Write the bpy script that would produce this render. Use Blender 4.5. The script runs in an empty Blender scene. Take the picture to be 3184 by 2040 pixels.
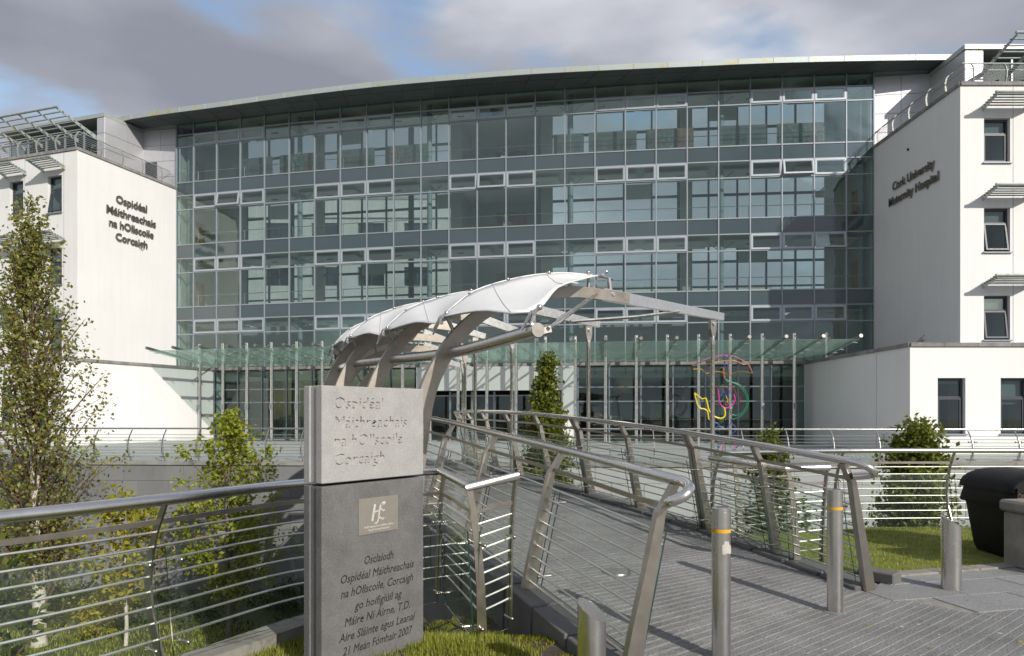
import bpy, bmesh, math, random
from mathutils import Vector, Matrix, noise
random.seed(7)
S = bpy.context.scene
C = S.collection
R = math.radians
EYE, F, CX, HY = 1.62, 2123.0, 1592.0, 1285.0

# ------------------------------------------------------------ camera, sky, sun, exposure
cam = bpy.data.cameras.new('camera'); cam_o = bpy.data.objects.new('camera', cam); C.objects.link(cam_o)
cam.sensor_width = 36; cam.lens = 24.0; cam.shift_y = 265 / 3184; cam.clip_start = .05; cam.clip_end = 3000
cam_o.location = (0, 0, EYE); cam_o.rotation_euler = (R(90), 0, 0)
S.camera = cam_o
SUN_EL, SUN_AZ = R(29.0), R(36.0)          # azimuth measured from straight behind the camera, to the right
W = bpy.data.worlds.new('World'); S.world = W; W.use_nodes = True
nt = W.node_tree; nt.nodes.clear()
def wn(t, **k):
    n = nt.nodes.new(t)
    for a, b in k.items(): setattr(n, a, b)
    return n
sky = wn('ShaderNodeTexSky', sky_type='NISHITA', sun_disc=False)
sky.sun_elevation = SUN_EL; sky.sun_rotation = math.pi - SUN_AZ
sky.air_density = 1.2; sky.dust_density = .6
tc = wn('ShaderNodeTexCoord'); mp = wn('ShaderNodeMapping'); mp.inputs['Scale'].default_value = (1.0, 1.0, 2.6)
mp.inputs['Location'].default_value = (0.84, 4.04, 1.82)
nz = wn('ShaderNodeTexNoise'); nz.inputs['Scale'].default_value = 2.3; nz.inputs['Detail'].default_value = 9; nz.inputs['Roughness'].default_value = .46
nz.inputs['Distortion'].default_value = .25
rp = wn('ShaderNodeValToRGB'); rp.color_ramp.elements[0].position = .345; rp.color_ramp.elements[1].position = .43
nz2 = wn('ShaderNodeTexNoise'); nz2.inputs['Scale'].default_value = 2.6; nz2.inputs['Detail'].default_value = 7; nz2.inputs['Roughness'].default_value = .45
rp2 = wn('ShaderNodeValToRGB')
rp2.color_ramp.elements[0].position = .33; rp2.color_ramp.elements[0].color = (.215, .228, .27, 1)
rp2.color_ramp.elements[1].position = .78; rp2.color_ramp.elements[1].color = (.66, .67, .71, 1)
e = rp2.color_ramp.elements.new(.52); e.color = (.315, .33, .38, 1)
skm = wn('ShaderNodeMix', data_type='RGBA', blend_type='MULTIPLY'); skm.inputs[0].default_value = 1
skm.inputs[7].default_value = (.13, .13, .13, 1)
mx = wn('ShaderNodeMix', data_type='RGBA')
bg = wn('ShaderNodeBackground'); bg.inputs['Strength'].default_value = 1.0
wo = wn('ShaderNodeOutputWorld')
L = nt.links.new
L(tc.outputs['Generated'], mp.inputs['Vector']); L(mp.outputs[0], nz.inputs['Vector']); L(mp.outputs[0], nz2.inputs['Vector'])
L(nz.outputs['Fac'], rp.inputs[0]); L(nz2.outputs['Fac'], rp2.inputs[0])
L(sky.outputs[0], skm.inputs[6]); L(rp.outputs[0], mx.inputs[0]); L(skm.outputs[2], mx.inputs[6]); L(rp2.outputs[0], mx.inputs[7])
L(mx.outputs[2], bg.inputs['Color']); L(bg.outputs[0], wo.inputs['Surface'])
sun = bpy.data.lights.new('sun', 'SUN'); sun.energy = 3.05; sun.angle = R(.53); sun.color = (1, .945, .86)
sun_o = bpy.data.objects.new('sun', sun); C.objects.link(sun_o)
SD = Vector((-math.sin(SUN_AZ) * math.cos(SUN_EL), math.cos(SUN_AZ) * math.cos(SUN_EL), -math.sin(SUN_EL)))
sun_o.rotation_euler = SD.to_track_quat('-Z', 'Y').to_euler(); sun_o.location = (20, -30, 40)
S.view_settings.view_transform = 'Standard'; S.view_settings.look = 'None'; S.view_settings.gamma = 1
S.view_settings.exposure = 0.42; S.view_settings.use_curve_mapping = False
S.render.engine = 'CYCLES'
S.cycles.use_denoising = True; S.cycles.max_bounces = 8; S.cycles.transparent_max_bounces = 32
S.cycles.diffuse_bounces = 3; S.cycles.glossy_bounces = 4; S.cycles.transmission_bounces = 6
S.cycles.caustics_reflective = False; S.cycles.caustics_refractive = False; S.cycles.sample_clamp_indirect = 6

# ------------------------------------------------------------ materials
def newmat(name):
    m = bpy.data.materials.new(name); m.use_nodes = True
    t = m.node_tree; t.nodes.clear()
    o = t.nodes.new('ShaderNodeOutputMaterial')
    return m, t, o
def pm(name, col, rough=.6, metal=0, var=.12, scale=3, bump=0, bscale=60, rnd=.0, streak=0, speck=0, coat=0, spec=.5, dirt=None, dscale=.8, damt=.5, aniso=None):
    m, t, o = newmat(name); N = t.nodes.new; K = t.links.new
    b = N('ShaderNodeBsdfPrincipled'); b.inputs['Roughness'].default_value = rough; b.inputs['Metallic'].default_value = metal
    b.inputs['Coat Weight'].default_value = coat; b.inputs['Specular IOR Level'].default_value = spec
    K(b.outputs[0], o.inputs[0])
    g = N('ShaderNodeNewGeometry'); pos = g.outputs['Position']
    col = tuple(col) + (1,)
    def mix(bt, fac, a, bb):
        x = N('ShaderNodeMix'); x.data_type = 'RGBA'; x.blend_type = bt
        for sock, v in ((x.inputs[0], fac), (x.inputs[6], a), (x.inputs[7], bb)):
            if hasattr(v, 'links'): K(v, sock)
            else: sock.default_value = v
        return x.outputs[2]
    def nse(sc, det=4, vec=pos, ro=.6):
        n = N('ShaderNodeTexNoise'); n.inputs['Scale'].default_value = sc; n.inputs['Detail'].default_value = det; n.inputs['Roughness'].default_value = ro
        K(vec, n.inputs['Vector']); return n.outputs['Fac']
    def ramp(v, p0, c0, p1, c1):
        r = N('ShaderNodeValToRGB'); e = r.color_ramp.elements
        e[0].position, e[0].color, e[1].position, e[1].color = p0, (*c0, 1), p1, (*c1, 1)
        K(v, r.inputs[0]); return r.outputs[0]
    def grey(v): return (v, v, v)
    c = col
    r = ramp(nse(scale), .3, grey(1 - var), .7, grey(1 + var))
    c = mix('MULTIPLY', 1, c, r)
    if streak:
        mpn = N('ShaderNodeMapping'); mpn.inputs['Scale'].default_value = (2.2, 2.2, .13); K(pos, mpn.inputs[0])
        c = mix('MULTIPLY', 1, c, ramp(nse(1.6, 6, mpn.outputs[0]), .40, grey(1 - streak), .62, grey(1)))
    if speck:
        c = mix('MULTIPLY', 1, c, ramp(nse(bscale * 1.7, 2), .36, grey(1 - speck), .66, grey(1 + speck)))
    if dirt:
        c = mix('MIX', ramp(nse(dscale, 8, ro=.68), .52, grey(0), .72, grey(damt)), c, tuple(dirt) + (1,))
    if rnd:
        oi = N('ShaderNodeObjectInfo')
        c = mix('MULTIPLY', 1, c, ramp(oi.outputs['Random'], 0, grey(1 - rnd), 1, grey(1 + rnd)))
    K(c, b.inputs['Base Color']) if hasattr(c, 'links') else None
    rr = N('ShaderNodeMapRange'); K(nse(scale * 4), rr.inputs[0]); rr.inputs[3].default_value = max(.02, rough - .09); rr.inputs[4].default_value = min(1, rough + .09)
    K(rr.outputs[0], b.inputs['Roughness'])
    if bump:
        bp = N('ShaderNodeBump'); bp.inputs['Strength'].default_value = bump; bp.inputs['Distance'].default_value = .01
        K(nse(bscale, 3), bp.inputs['Height']); K(bp.outputs[0], b.inputs['Normal'])
    return m
def glassmat(name, tint, refl=(.9, 1, .97), base=.06, k=1.0, wob=.0, wscale=.9, rough=.015, haze=0, hcol=(.62, .80, .72)):
    m, t, o = newmat(name); N = t.nodes.new; K = t.links.new
    tr = N('ShaderNodeBsdfTransparent'); tr.inputs[0].default_value = (*tint, 1)
    gl = N('ShaderNodeBsdfGlossy'); gl.inputs['Color'].default_value = (*refl, 1); gl.inputs['Roughness'].default_value = rough
    lw_ = N('ShaderNodeLayerWeight'); fr = N('ShaderNodeMath'); fr.operation = 'POWER'; fr.inputs[1].default_value = 5; K(lw_.outputs['Facing'], fr.inputs[0])
    ma = N('ShaderNodeMath'); ma.operation = 'MULTIPLY_ADD'; ma.inputs[1].default_value = k; ma.inputs[2].default_value = base; ma.use_clamp = True
    ms = N('ShaderNodeMixShader')
    K(fr.outputs[0], ma.inputs[0]); K(ma.outputs[0], ms.inputs[0]); K(tr.outputs[0], ms.inputs[1]); K(gl.outputs[0], ms.inputs[2]); K(ms.outputs[0], o.inputs[0])
    if haze:
        df = N('ShaderNodeBsdfTranslucent'); df.inputs[0].default_value = (*hcol, 1); d2 = N('ShaderNodeBsdfDiffuse'); d2.inputs[0].default_value = (*hcol, 1)
        m1 = N('ShaderNodeMixShader'); m2 = N('ShaderNodeMixShader'); m2.inputs[0].default_value = haze
        K(df.outputs[0], m1.inputs[1]); K(d2.outputs[0], m1.inputs[2]); K(ms.outputs[0], m2.inputs[1]); K(m1.outputs[0], m2.inputs[2]); K(m2.outputs[0], o.inputs[0])
    if wob:
        g = N('ShaderNodeNewGeometry'); n = N('ShaderNodeTexNoise'); n.inputs['Scale'].default_value = wscale; n.inputs['Detail'].default_value = 1
        bp = N('ShaderNodeBump'); bp.inputs['Strength'].default_value = 1; bp.inputs['Distance'].default_value = wob
        K(g.outputs['Position'], n.inputs['Vector']); K(n.outputs['Fac'], bp.inputs['Height']); K(bp.outputs[0], gl.inputs['Normal'])
    return m
def leafmat(name, a, b, c2, scale=9):
    m, t, o = newmat(name); N = t.nodes.new; K = t.links.new
    at_ = N('ShaderNodeAttribute'); at_.attribute_name = 'tone'
    r = N('ShaderNodeValToRGB'); e = r.color_ramp.elements
    e[0].color = (*a, 1); e[1].color = (*c2, 1); e[0].position = .0; e[1].position = 1.0
    x = e.new(.55); x.color = (*b, 1)
    K(at_.outputs['Fac'], r.inputs[0])
    bs = N('ShaderNodeBsdfPrincipled'); bs.inputs['Roughness'].default_value = .45; K(r.outputs[0], bs.inputs['Base Color'])
    tl = N('ShaderNodeBsdfTranslucent'); K(r.outputs[0], tl.inputs[0])
    ms = N('ShaderNodeMixShader'); ms.inputs[0].default_value = .45
    K(bs.outputs[0], ms.inputs[1]); K(tl.outputs[0], ms.inputs[2]); K(ms.outputs[0], o.inputs[0])
    return m
M = {}
M['render'] = pm('white_render', (.84, .83, .81), .85, var=.025, scale=.6, bump=.25, bscale=45, streak=.03, dirt=(.70, .68, .64), damt=.35, dscale=.3)
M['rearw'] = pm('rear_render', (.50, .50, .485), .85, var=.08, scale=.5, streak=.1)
M['coping'] = pm('concrete_coping', (.27, .26, .245), .9, var=.25, scale=2.5, bump=.3, bscale=30, rnd=.12, dirt=(.13, .125, .10), damt=.6, dscale=1.6)
M['frame'] = pm('mullion_paint', (.30, .335, .37), .42, .15, var=.04, rnd=.03)
M['vent'] = pm('vent_frame_paint', (.42, .46, .50), .4, .2, var=.04, rnd=.03)
M['dark_frame'] = pm('dark_window_frame', (.055, .065, .075), .45, .1, var=.05)
M['spandrel'] = pm('spandrel_panel', (.05, .078, .085), .05, 0, var=.05, scale=.5, rnd=.07, spec=1.0, coat=.6)
M['glass'] = glassmat('curtain_glass', (.735, .81, .80), refl=(.88, 1, .97), base=.088, k=.6, wob=.014, wscale=.8, haze=.005, hcol=(.42, .55, .60))
M['vglass'] = glassmat('vent_glass', (.72, .79, .80), base=.09, k=.6, wob=.003)
M['wglass'] = glassmat('window_glass', (.62, .68, .69), base=.10, k=.6, wob=.003)
M['eglass'] = glassmat('entrance_glass', (.74, .82, .80), base=.06, k=.5, wob=.003)
M['cglass'] = glassmat('canopy_glass', (.90, .965, .94), refl=(.80, .96, .90), base=.06, k=.5, rough=.08, haze=.17)
M['bglass'] = glassmat('balustrade_glass', (.965, .985, .975), refl=(.9, 1, .96), base=.022, k=.4)
M['gedge'] = pm('glass_edge', (.012, .05, .04), .15, spec=.8)
M['soffit'] = pm('soffit_panel_paint', (.10, .118, .118), .5, .1, var=.06, scale=.8, rnd=.08)
M['fascia'] = pm('fascia_metal', (.42, .47, .46), .5, .3, var=.08, scale=2, rnd=.05, dirt=(.46, .38, .13), damt=.95, dscale=2.0)
M['clad'] = pm('silver_cladding', (.56, .56, .58), .42, .35, var=.03, rnd=.03)
M['roofm'] = pm('roof_sheet', (.30, .33, .34), .6, .3)
M['steel'] = pm('brushed_steel', (.70, .68, .645), .25, 1.0, var=.06, scale=4)
M['satin'] = pm('satin_steel', (.45, .415, .365), .33, 1.0, var=.10, scale=3, dirt=(.25, .20, .15), damt=.3, dscale=2.3)
M['rib'] = pm('bead_blasted_steel', (.36, .325, .28), .42, .9, var=.09, scale=2, dirt=(.20, .165, .125), damt=.55, dscale=3.2)
M['rod'] = pm('rail_rod_steel', (.68, .655, .61), .40, 1.0, var=.05)
M['ltub'] = pm('weathered_tube', (.40, .42, .40), .55, .3, var=.15, scale=3, dirt=(.18, .19, .10), damt=.6, dscale=2.5)
M['fabric'] = pm('membrane_fabric', (.80, .80, .785), .55, var=.04, scale=2, bump=.5, bscale=4, dirt=(.60, .57, .50), damt=.4, dscale=1.2)
M['lime'] = pm('limestone_block', (.20, .20, .20), .8, var=.10, scale=1.6, bump=.15, bscale=50, rnd=.10, speck=.06, dirt=(.14, .14, .13), damt=.5)
M['lightstone'] = pm('pale_stone_block', (.42, .43, .425), .8, var=.08, scale=1.6, bump=.15, bscale=50, rnd=.07, dirt=(.28, .28, .26), damt=.5)
M['mortar'] = pm('mortar', (.34, .32, .29), .95, var=.15, scale=20)
M['joint'] = pm('sandy_joint', (.27, .255, .23), .95, var=.2, scale=16)
M['darkjoint'] = pm('dark_joint', (.10, .10, .095), .95, var=.2, scale=16)
M['sett'] = pm('granite_sett', (.215, .213, .21),   .7, var=.24, scale=1.3, bump=.7, bscale=42, rnd=.045, speck=.34, dirt=(.13, .125, .12), damt=.75, dscale=1.7)
M['slab'] = pm('granite_slab', (.27, .27, .268), .75, var=.10, scale=1.1, bump=.4, bscale=45, rnd=.05, speck=.22, dirt=(.13, .13, .125), damt=.45, dscale=1.2)
M['terr'] = pm('terrace_slab', (.40, .415, .405), .7, var=.10, scale=.9, rnd=.08, bump=.15, bscale=60)
M['plinth'] = pm('basalt_kerb', (.14, .138, .135), .75, var=.15, scale=3, bump=.3, bscale=70, rnd=.10, dirt=(.17, .155, .11), damt=.6, dscale=2.2)
M['mon'] = pm('dark_limestone', (.145, .142, .14), .72, var=.16, scale=7, bump=.3, bscale=80, speck=.20, dirt=(.19, .186, .18), damt=.5, dscale=4)
M['monl'] = pm('pale_limestone', (.38, .37, .355), .75, var=.08, scale=9, bump=.25, bscale=80, speck=.11, dirt=(.33, .32, .30), damt=.5, dscale=5)
M['engr'] = pm('engraving_recess', (.03, .029, .028), .9, var=.2, scale=20)
M['plaque'] = pm('plaque_steel', (.46, .42, .36), .42, .65, var=.05, scale=20)
M['plaqt'] = pm('plaque_print', (.66, .65, .61), .5, .2)
M['letter'] = pm('letter_metal', (.12, .108, .092), .45, .5, var=.1)
M['lettersh'] = pm('letter_return', (.34, .31, .26), .5, .4)
M['soil'] = pm('soil', (.075, .058, .043), .95, var=.4, scale=7, bump=1, bscale=28, dirt=(.12, .15, .03), damt=.7, dscale=2.2)
M['turf'] = pm('turf_base', (.17, .19, .035), .95, var=.3, scale=5, bump=.8, bscale=60, dirt=(.06, .045, .03), damt=.35, dscale=2)
M['ground'] = pm('earth', (.07, .085, .03), .95, var=.3, scale=.5, dirt=(.09, .075, .05), damt=.6)
M['ceil'] = pm('ceiling_plaster', (.78, .75, .69), .9, var=.03)
M['inwall'] = pm('interior_wall', (.50, .475, .43), .9, var=.05, scale=.4)
M['floorm'] = pm('interior_floor', (.48, .45, .40), .5, var=.1)
M['col'] = pm('column_paint', (.36, .40, .42), .45, var=.03)
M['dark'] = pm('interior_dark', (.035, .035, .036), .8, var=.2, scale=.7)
M['blind'] = pm('roller_blind', (.60, .61, .56), .8, var=.03)
M['wood'] = pm('door_timber', (.36, .19, .09), .5, var=.2, scale=6)
M['board'] = pm('display_board', (.17, .17, .165), .6, var=.05)
M['pict1'] = pm('picture_print', (.17, .15, .13), .5, var=.55, scale=4, dirt=(.05, .10, .20), damt=.9, dscale=2.5)
M['pict2'] = pm('picture_print_green', (.13, .17, .13), .5, var=.6, scale=5, dirt=(.34, .30, .22), damt=.9, dscale=3)
M['pict3'] = pm('picture_print_red', (.25, .13, .08), .5, var=.6, scale=7, dirt=(.30, .26, .18), damt=.9, dscale=3)
M['ink'] = pm('board_ink', (.08, .08, .08), .7)
M['black'] = pm('black_plastic', (.010, .010, .011), .55, var=.2, scale=6, bump=.15, bscale=120, spec=.25)
M['conc'] = pm('cast_concrete', (.27, .25, .225), .9, var=.2, scale=5, bump=.5, bscale=60, dirt=(.15, .14, .12), damt=.6, dscale=3)
M['kerbc'] = pm('concrete_kerb', (.28, .265, .235), .9, var=.15, scale=4, bump=.4, bscale=40, dirt=(.09, .085, .05), damt=.95, dscale=4.5)
M['yellow'] = pm('yellow_band', (.75, .40, .02), .5, var=.06)
M['resid'] = pm('glue_residue', (.52, .49, .44), .8, var=.12, scale=15)
M['brass'] = pm('padlock_brass', (.30, .20, .09), .4, .7)
M['lens'] = pm('light_lens', (.20, .21, .205), .65, spec=.3)
M['exit'] = pm('exit_sign', (.02, .30, .10), .5)
M['exitw'] = pm('exit_mark', (.8, .85, .8), .5)
M['bark'] = pm('bark', (.16, .13, .10), .9, var=.3, scale=14, bump=.8, bscale=30)
M['birch'] = pm('birch_bark', (.55, .51, .45), .8, var=.15, scale=9, bump=.4, bscale=25, dirt=(.10, .085, .07), damt=.85, dscale=10)
M['twig'] = pm('twig_bark', (.12, .07, .045), .9, var=.3, scale=20)
M['l_birch'] = leafmat('birch_leaf', (.13, .145, .035), (.30, .305, .075), (.52, .40, .09))
M['l_maple'] = leafmat('maple_leaf', (.16, .20, .016), (.34, .38, .035), (.50, .48, .07))
M['l_yellow'] = leafmat('yellow_leaf', (.16, .20, .02), (.42, .38, .04), (.60, .42, .06))
M['l_horn'] = leafmat('hornbeam_leaf', (.07, .10, .012), (.20, .235, .03), (.40, .37, .06))
M['l_near'] = leafmat('near_leaf', (.05, .075, .014), (.12, .16, .025), (.24, .25, .04))
M['l_cover'] = leafmat('ground_cover_leaf', (.022, .045, .008), (.06, .10, .015), (.12, .15, .02))
M['blade'] = leafmat('grass_blade', (.20, .235, .032), (.37, .41, .055), (.52, .50, .12))
M['moss'] = leafmat('moss_tuft', (.16, .17, .008), (.28, .29, .015), (.38, .33, .05))
for nm, c in dict(s_green=(.02, .16, .08), s_yellow=(.72, .58, .02), s_pink=(.60, .04, .28), s_red=(.36, .06, .04), s_blue=(.03, .06, .28), s_orange=(.55, .14, .04), s_gold=(.62, .38, .05), s_lilac=(.50, .13, .33), s_teal=(.02, .11, .09)).items():
    M[nm] = pm('sculpture_' + nm[2:], c, .32, 0, var=.06)
M['skin'] = pm('skin', (.45, .28, .20), .6); M['hair'] = pm('hair', (.03, .02, .015), .7)
M['cloth_y'] = pm('yellow_cloth', (.62, .46, .04), .8); M['cloth_g'] = pm('grey_cloth', (.14, .15, .16), .8); M['cloth_d'] = pm('dark_cloth', (.03, .03, .035), .8)
M['pigeon'] = pm('pigeon_feathers', (.09, .09, .11), .7, var=.3, scale=20); M['curtain'] = pm('window_curtain', (.60, .62, .55), .8, var=.1)

# ------------------------------------------------------------ helpers
def at(u, v, d): return Vector(((u - CX) / F * d, d, EYE + (HY - v) / F * d))
def tag(o, label=None, cat=None, group=None, kind=None):
    for k, v in (('label', label), ('category', cat), ('group', group), ('kind', kind)):
        if v: o[k] = v
    return o
def thing(name, loc, label=None, cat=None, group=None, kind=None):
    o = bpy.data.objects.new(name, None); C.objects.link(o); o.location = loc
    o.empty_display_size = .2
    return tag(o, label, cat, group, kind)
def base_of(p):
    v = Vector((0, 0, 0))
    while p: v = v + Vector(p.location) if not p.get('_m') else v; p = p.parent
    return v
def world_of(p):
    m = Matrix()
    while p:
        m = p.matrix_parent_inverse @ p.matrix_basis @ m if p.parent else p.matrix_basis @ m
        p = p.parent
    return m
def adopt(o, parent):
    if parent:
        o.parent = parent; o.matrix_parent_inverse = world_of_full(parent).inverted()
    return o
def world_of_full(p):
    m = p.matrix_basis.copy()
    if p.parent: m = world_of_full(p.parent) @ p.matrix_parent_inverse @ m
    return m
class MB:
    def __init__(s): s.v, s.f, s.mi, s.m = [], [], [], 0
    def add(s, vs, fs):
        n = len(s.v); s.v += [tuple(p) for p in vs]; s.f += [tuple(i + n for i in f) for f in fs]; s.mi += [s.m] * len(fs); return s
    def box(s, c, size, rz=0, mtx=None):
        hx, hy, hz = size[0] / 2, size[1] / 2, size[2] / 2
        m = mtx or (Matrix.Translation(c) @ Matrix.Rotation(rz, 4, 'Z'))
        vs = [m @ Vector((x, y, z)) for z in (-hz, hz) for y in (-hy, hy) for x in (-hx, hx)]
        return s.add(vs, [(0, 2, 3, 1), (4, 5, 7, 6), (0, 1, 5, 4), (2, 6, 7, 3), (0, 4, 6, 2), (1, 3, 7, 5)])
    def hexa(s, a, b):      # two quads of four points each
        return s.add(list(a) + list(b), [(3, 2, 1, 0), (4, 5, 6, 7), (0, 1, 5, 4), (1, 2, 6, 5), (2, 3, 7, 6), (3, 0, 4, 7)])
    def prism(s, poly, z0, z1):
        n = len(poly)
        z0 = z0 if callable(z0) else (lambda x, y, z=z0: z); z1 = z1 if callable(z1) else (lambda x, y, z=z1: z)
        vs = [(x, y, z0(x, y)) for x, y in poly] + [(x, y, z1(x, y)) for x, y in poly]
        return s.add(vs, [tuple(range(n))[::-1], tuple(range(n, 2 * n))] + [(i, (i + 1) % n, n + (i + 1) % n, n + i) for i in range(n)])
    def tube(s, pts, r, n=8, cap=True, flat=None):
        pts = [Vector(p) for p in pts]; k = len(pts)
        rs = r if isinstance(r, (list, tuple)) else [r] * k
        prev = None; rings = []
        for i, p in enumerate(pts):
            t = (pts[min(i + 1, k - 1)] - pts[max(i - 1, 0)]).normalized()
            if prev is None:
                a = t.cross(Vector((0, 0, 1)))
                if a.length < 1e-3: a = t.cross(Vector((1, 0, 0)))
                a.normalize()
            else:
                a = (prev - t * prev.dot(t)).normalized()
            prev = a; b = t.cross(a)
            rings.append([p + (a * math.cos(2 * math.pi * j / n) + b * math.sin(2 * math.pi * j / n)) * rs[i] for j in range(n)])
        vs = [q for ring in rings for q in ring]
        fs = [(i * n + j, i * n + (j + 1) % n, (i + 1) * n + (j + 1) % n, (i + 1) * n + j) for i in range(k - 1) for j in range(n)]
        if cap: fs += [tuple(range(n))[::-1], tuple(range((k - 1) * n, k * n))]
        return s.add(vs, fs)
    def lathe(s, c, prof, n=24, cap=True):
        k = len(prof)
        vs = [(c[0] + r * math.cos(2 * math.pi * j / n), c[1] + r * math.sin(2 * math.pi * j / n), c[2] + z) for r, z in prof for j in range(n)]
        fs = [(i * n + j, i * n + (j + 1) % n, (i + 1) * n + (j + 1) % n, (i + 1) * n + j) for i in range(k - 1) for j in range(n)]
        if cap: fs += [tuple(range(n))[::-1], tuple(range((k - 1) * n, k * n))]
        return s.add(vs, fs)
    def ball(s, c, r, n=10, k=6):
        return s.lathe(c, [(max(1e-4, r * math.sin(math.pi * i / k)), -r * math.cos(math.pi * i / k)) for i in range(k + 1)], n, False)
    def bar(s, pts, w, h, side=None):   # rectangular section sweep; w along 'side', h across
        pts = [Vector(p) for p in pts]; k = len(pts); rings = []
        for i, p in enumerate(pts):
            t = (pts[min(i + 1, k - 1)] - pts[max(i - 1, 0)]).normalized()
            a = Vector(side) if side is not None else t.cross(Vector((0, 0, 1)))
            a = (a - t * a.dot(t)).normalized(); b = a.cross(t).normalized()
            ww = w[i] if isinstance(w, (list, tuple)) else w; hh = h[i] if isinstance(h, (list, tuple)) else h
            rings.append([p + a * ww / 2 + b * hh / 2, p - a * ww / 2 + b * hh / 2, p - a * ww / 2 - b * hh / 2, p + a * ww / 2 - b * hh / 2])
        vs = [q for ring in rings for q in ring]
        fs = [(i * 4 + j, i * 4 + (j + 1) % 4, (i + 1) * 4 + (j + 1) % 4, (i + 1) * 4 + j) for i in range(k - 1) for j in range(4)]
        return s.add(vs, fs + [(3, 2, 1, 0), tuple(range((k - 1) * 4, k * 4))])
    def mesh(s, name, mats, smooth=False, fix=True):
        me = bpy.data.meshes.new(name); me.from_pydata(s.v, [], s.f)
        for m_ in (mats if isinstance(mats, (list, tuple)) else [mats]): me.materials.append(m_)
        me.polygons.foreach_set('material_index', s.mi)
        if fix:
            bm = bmesh.new(); bm.from_mesh(me); bmesh.ops.recalc_face_normals(bm, faces=bm.faces); bm.to_mesh(me); bm.free()
        if smooth:
            me.polygons.foreach_set('use_smooth', [True] * len(me.polygons))
            try: me.set_sharp_from_angle(angle=R(40))
            except Exception: pass
        me.update(); return me
    def build(s, name, mats, parent=None, smooth=False, fix=True):
        o = bpy.data.objects.new(name, s.mesh(name, mats, smooth, fix)); C.objects.link(o)
        return adopt(o, parent)
def link(name, me, parent=None, mtx=None):
    o = bpy.data.objects.new(name, me); C.objects.link(o)
    if mtx is not None: o.matrix_basis = mtx
    return adopt(o, parent)
_cube = {}
def cube(mats):
    key = tuple(m_.name for m_ in mats) if isinstance(mats, (list, tuple)) else mats.name
    if key not in _cube:
        b = MB().box((0, 0, 0), (1, 1, 1))
        if isinstance(mats, (list, tuple)): b.mi = [1, 1, 0, 0, 1, 1]    # large faces are the +-Y ones
        _cube[key] = b.mesh('block', mats)
    return _cube[key]
def blk(name, mat_, c, size, parent=None, rz=0, mtx=None):
    m = (mtx or (Matrix.Translation(c) @ Matrix.Rotation(rz, 4, 'Z'))) @ Matrix.Diagonal((*size, 1))
    return link(name, cube(mat_), parent, m)
_bev = {}
def bevblk(name, mat_, size, parent, c, rz=0, bev=.006, mtx=None):   # bevelled block, mesh shared between alike sizes
    key = (mat_.name, tuple(round(x, 3) for x in size), bev)
    if key not in _bev:
        me = MB().box((0, 0, 0), size).mesh('block', mat_)
        bm = bmesh.new(); bm.from_mesh(me); bmesh.ops.bevel(bm, geom=bm.edges[:], offset=bev, segments=1, affect='EDGES'); bm.to_mesh(me); bm.free()
        _bev[key] = me
    return link(name, _bev[key], parent, mtx or (Matrix.Translation(c) @ Matrix.Rotation(rz, 4, 'Z')))
def frame_m(o, x, z=(0, 0, 1)):      # matrix with local X along x, local Z up, local Y into the wall
    x = Vector(x).normalized(); z = Vector(z).normalized(); y = z.cross(x)
    return Matrix.Translation(o) @ Matrix((x, y, z)).transposed().to_4x4()
def smoothpath(pts, n=6):
    pts = [Vector(p) for p in pts]; out = []
    for i in range(len(pts) - 1):
        p0, p1, p2, p3 = pts[max(i - 1, 0)], pts[i], pts[i + 1], pts[min(i + 2, len(pts) - 1)]
        for j in range(n):
            t = j / n
            out.append(.5 * ((2 * p1) + (p2 - p0) * t + (2 * p0 - 5 * p1 + 4 * p2 - p3) * t * t + (3 * p1 - p0 - 3 * p2 + p3) * t ** 3))
    out.append(pts[-1]); return out
def text_mesh(s, size, ext=0, shear=0, align='LEFT', res=3, bold=0):
    cu = bpy.data.curves.new('text', 'FONT'); cu.body = s; cu.size = size; cu.extrude = ext; cu.shear = shear; cu.align_x = align; cu.resolution_u = res; cu.offset = bold
    o = bpy.data.objects.new('text', cu); C.objects.link(o)
    dg = bpy.context.evaluated_depsgraph_get()
    me = bpy.data.meshes.new_from_object(o.evaluated_get(dg))
    C.objects.unlink(o); bpy.data.objects.remove(o)
    return me
def text(name, s, size, mtx, mats, parent, ext=.01, shear=0, align='LEFT', width=None, bold=0):
    me = text_mesh(s, size, ext, shear, align, 3, bold)
    if width:
        xs = [v.co.x for v in me.vertices]; k = width / (max(xs) - min(xs))
        for v in me.vertices: v.co.x *= k
    me.materials.clear()
    for m_ in (mats if isinstance(mats, (list, tuple)) else [mats]): me.materials.append(m_)
    if isinstance(mats, (list, tuple)):
        for p in me.polygons: p.material_index = 0 if p.normal.z > .9 else 1
    return link(name, me, parent, mtx @ Matrix.Rotation(R(90), 4, 'X'))

# ------------------------------------------------------------ ground and levels
LOW = -4.3
def structure(o): o['kind'] = 'structure'; return o
structure(MB().add([(-900, -600, LOW), (900, -600, LOW), (900, 1500, LOW), (-900, 1500, LOW)], [(0, 1, 2, 3)]).build('ground', M['ground']))
# left and right edges of the bridge deck (feet of the posts), and its height along the way
RB = [(3.27, 6.25), (2.82, 7.25), (2.38, 8.3), (1.78, 9.45), (1.22, 10.55), (.68, 11.65), (.16, 12.8), (-.30, 13.9), (-.66, 15.0), (-.93, 16.1), (-1.10, 17.2)]
LB = [(.72, 4.22), (.12, 5.75), (-.48, 7.1), (-1.05, 8.45), (-1.62, 9.75), (-2.2, 11.0), (-2.75, 12.3), (-3.2, 13.6), (-3.55, 15.0), (-3.8, 16.5)]
DZ = [0, .10, .19, .28, .35, .41, .44, .455, .46, .455, .445, .42]
def terr_y(x): return 22.3 - .06 * x
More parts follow.
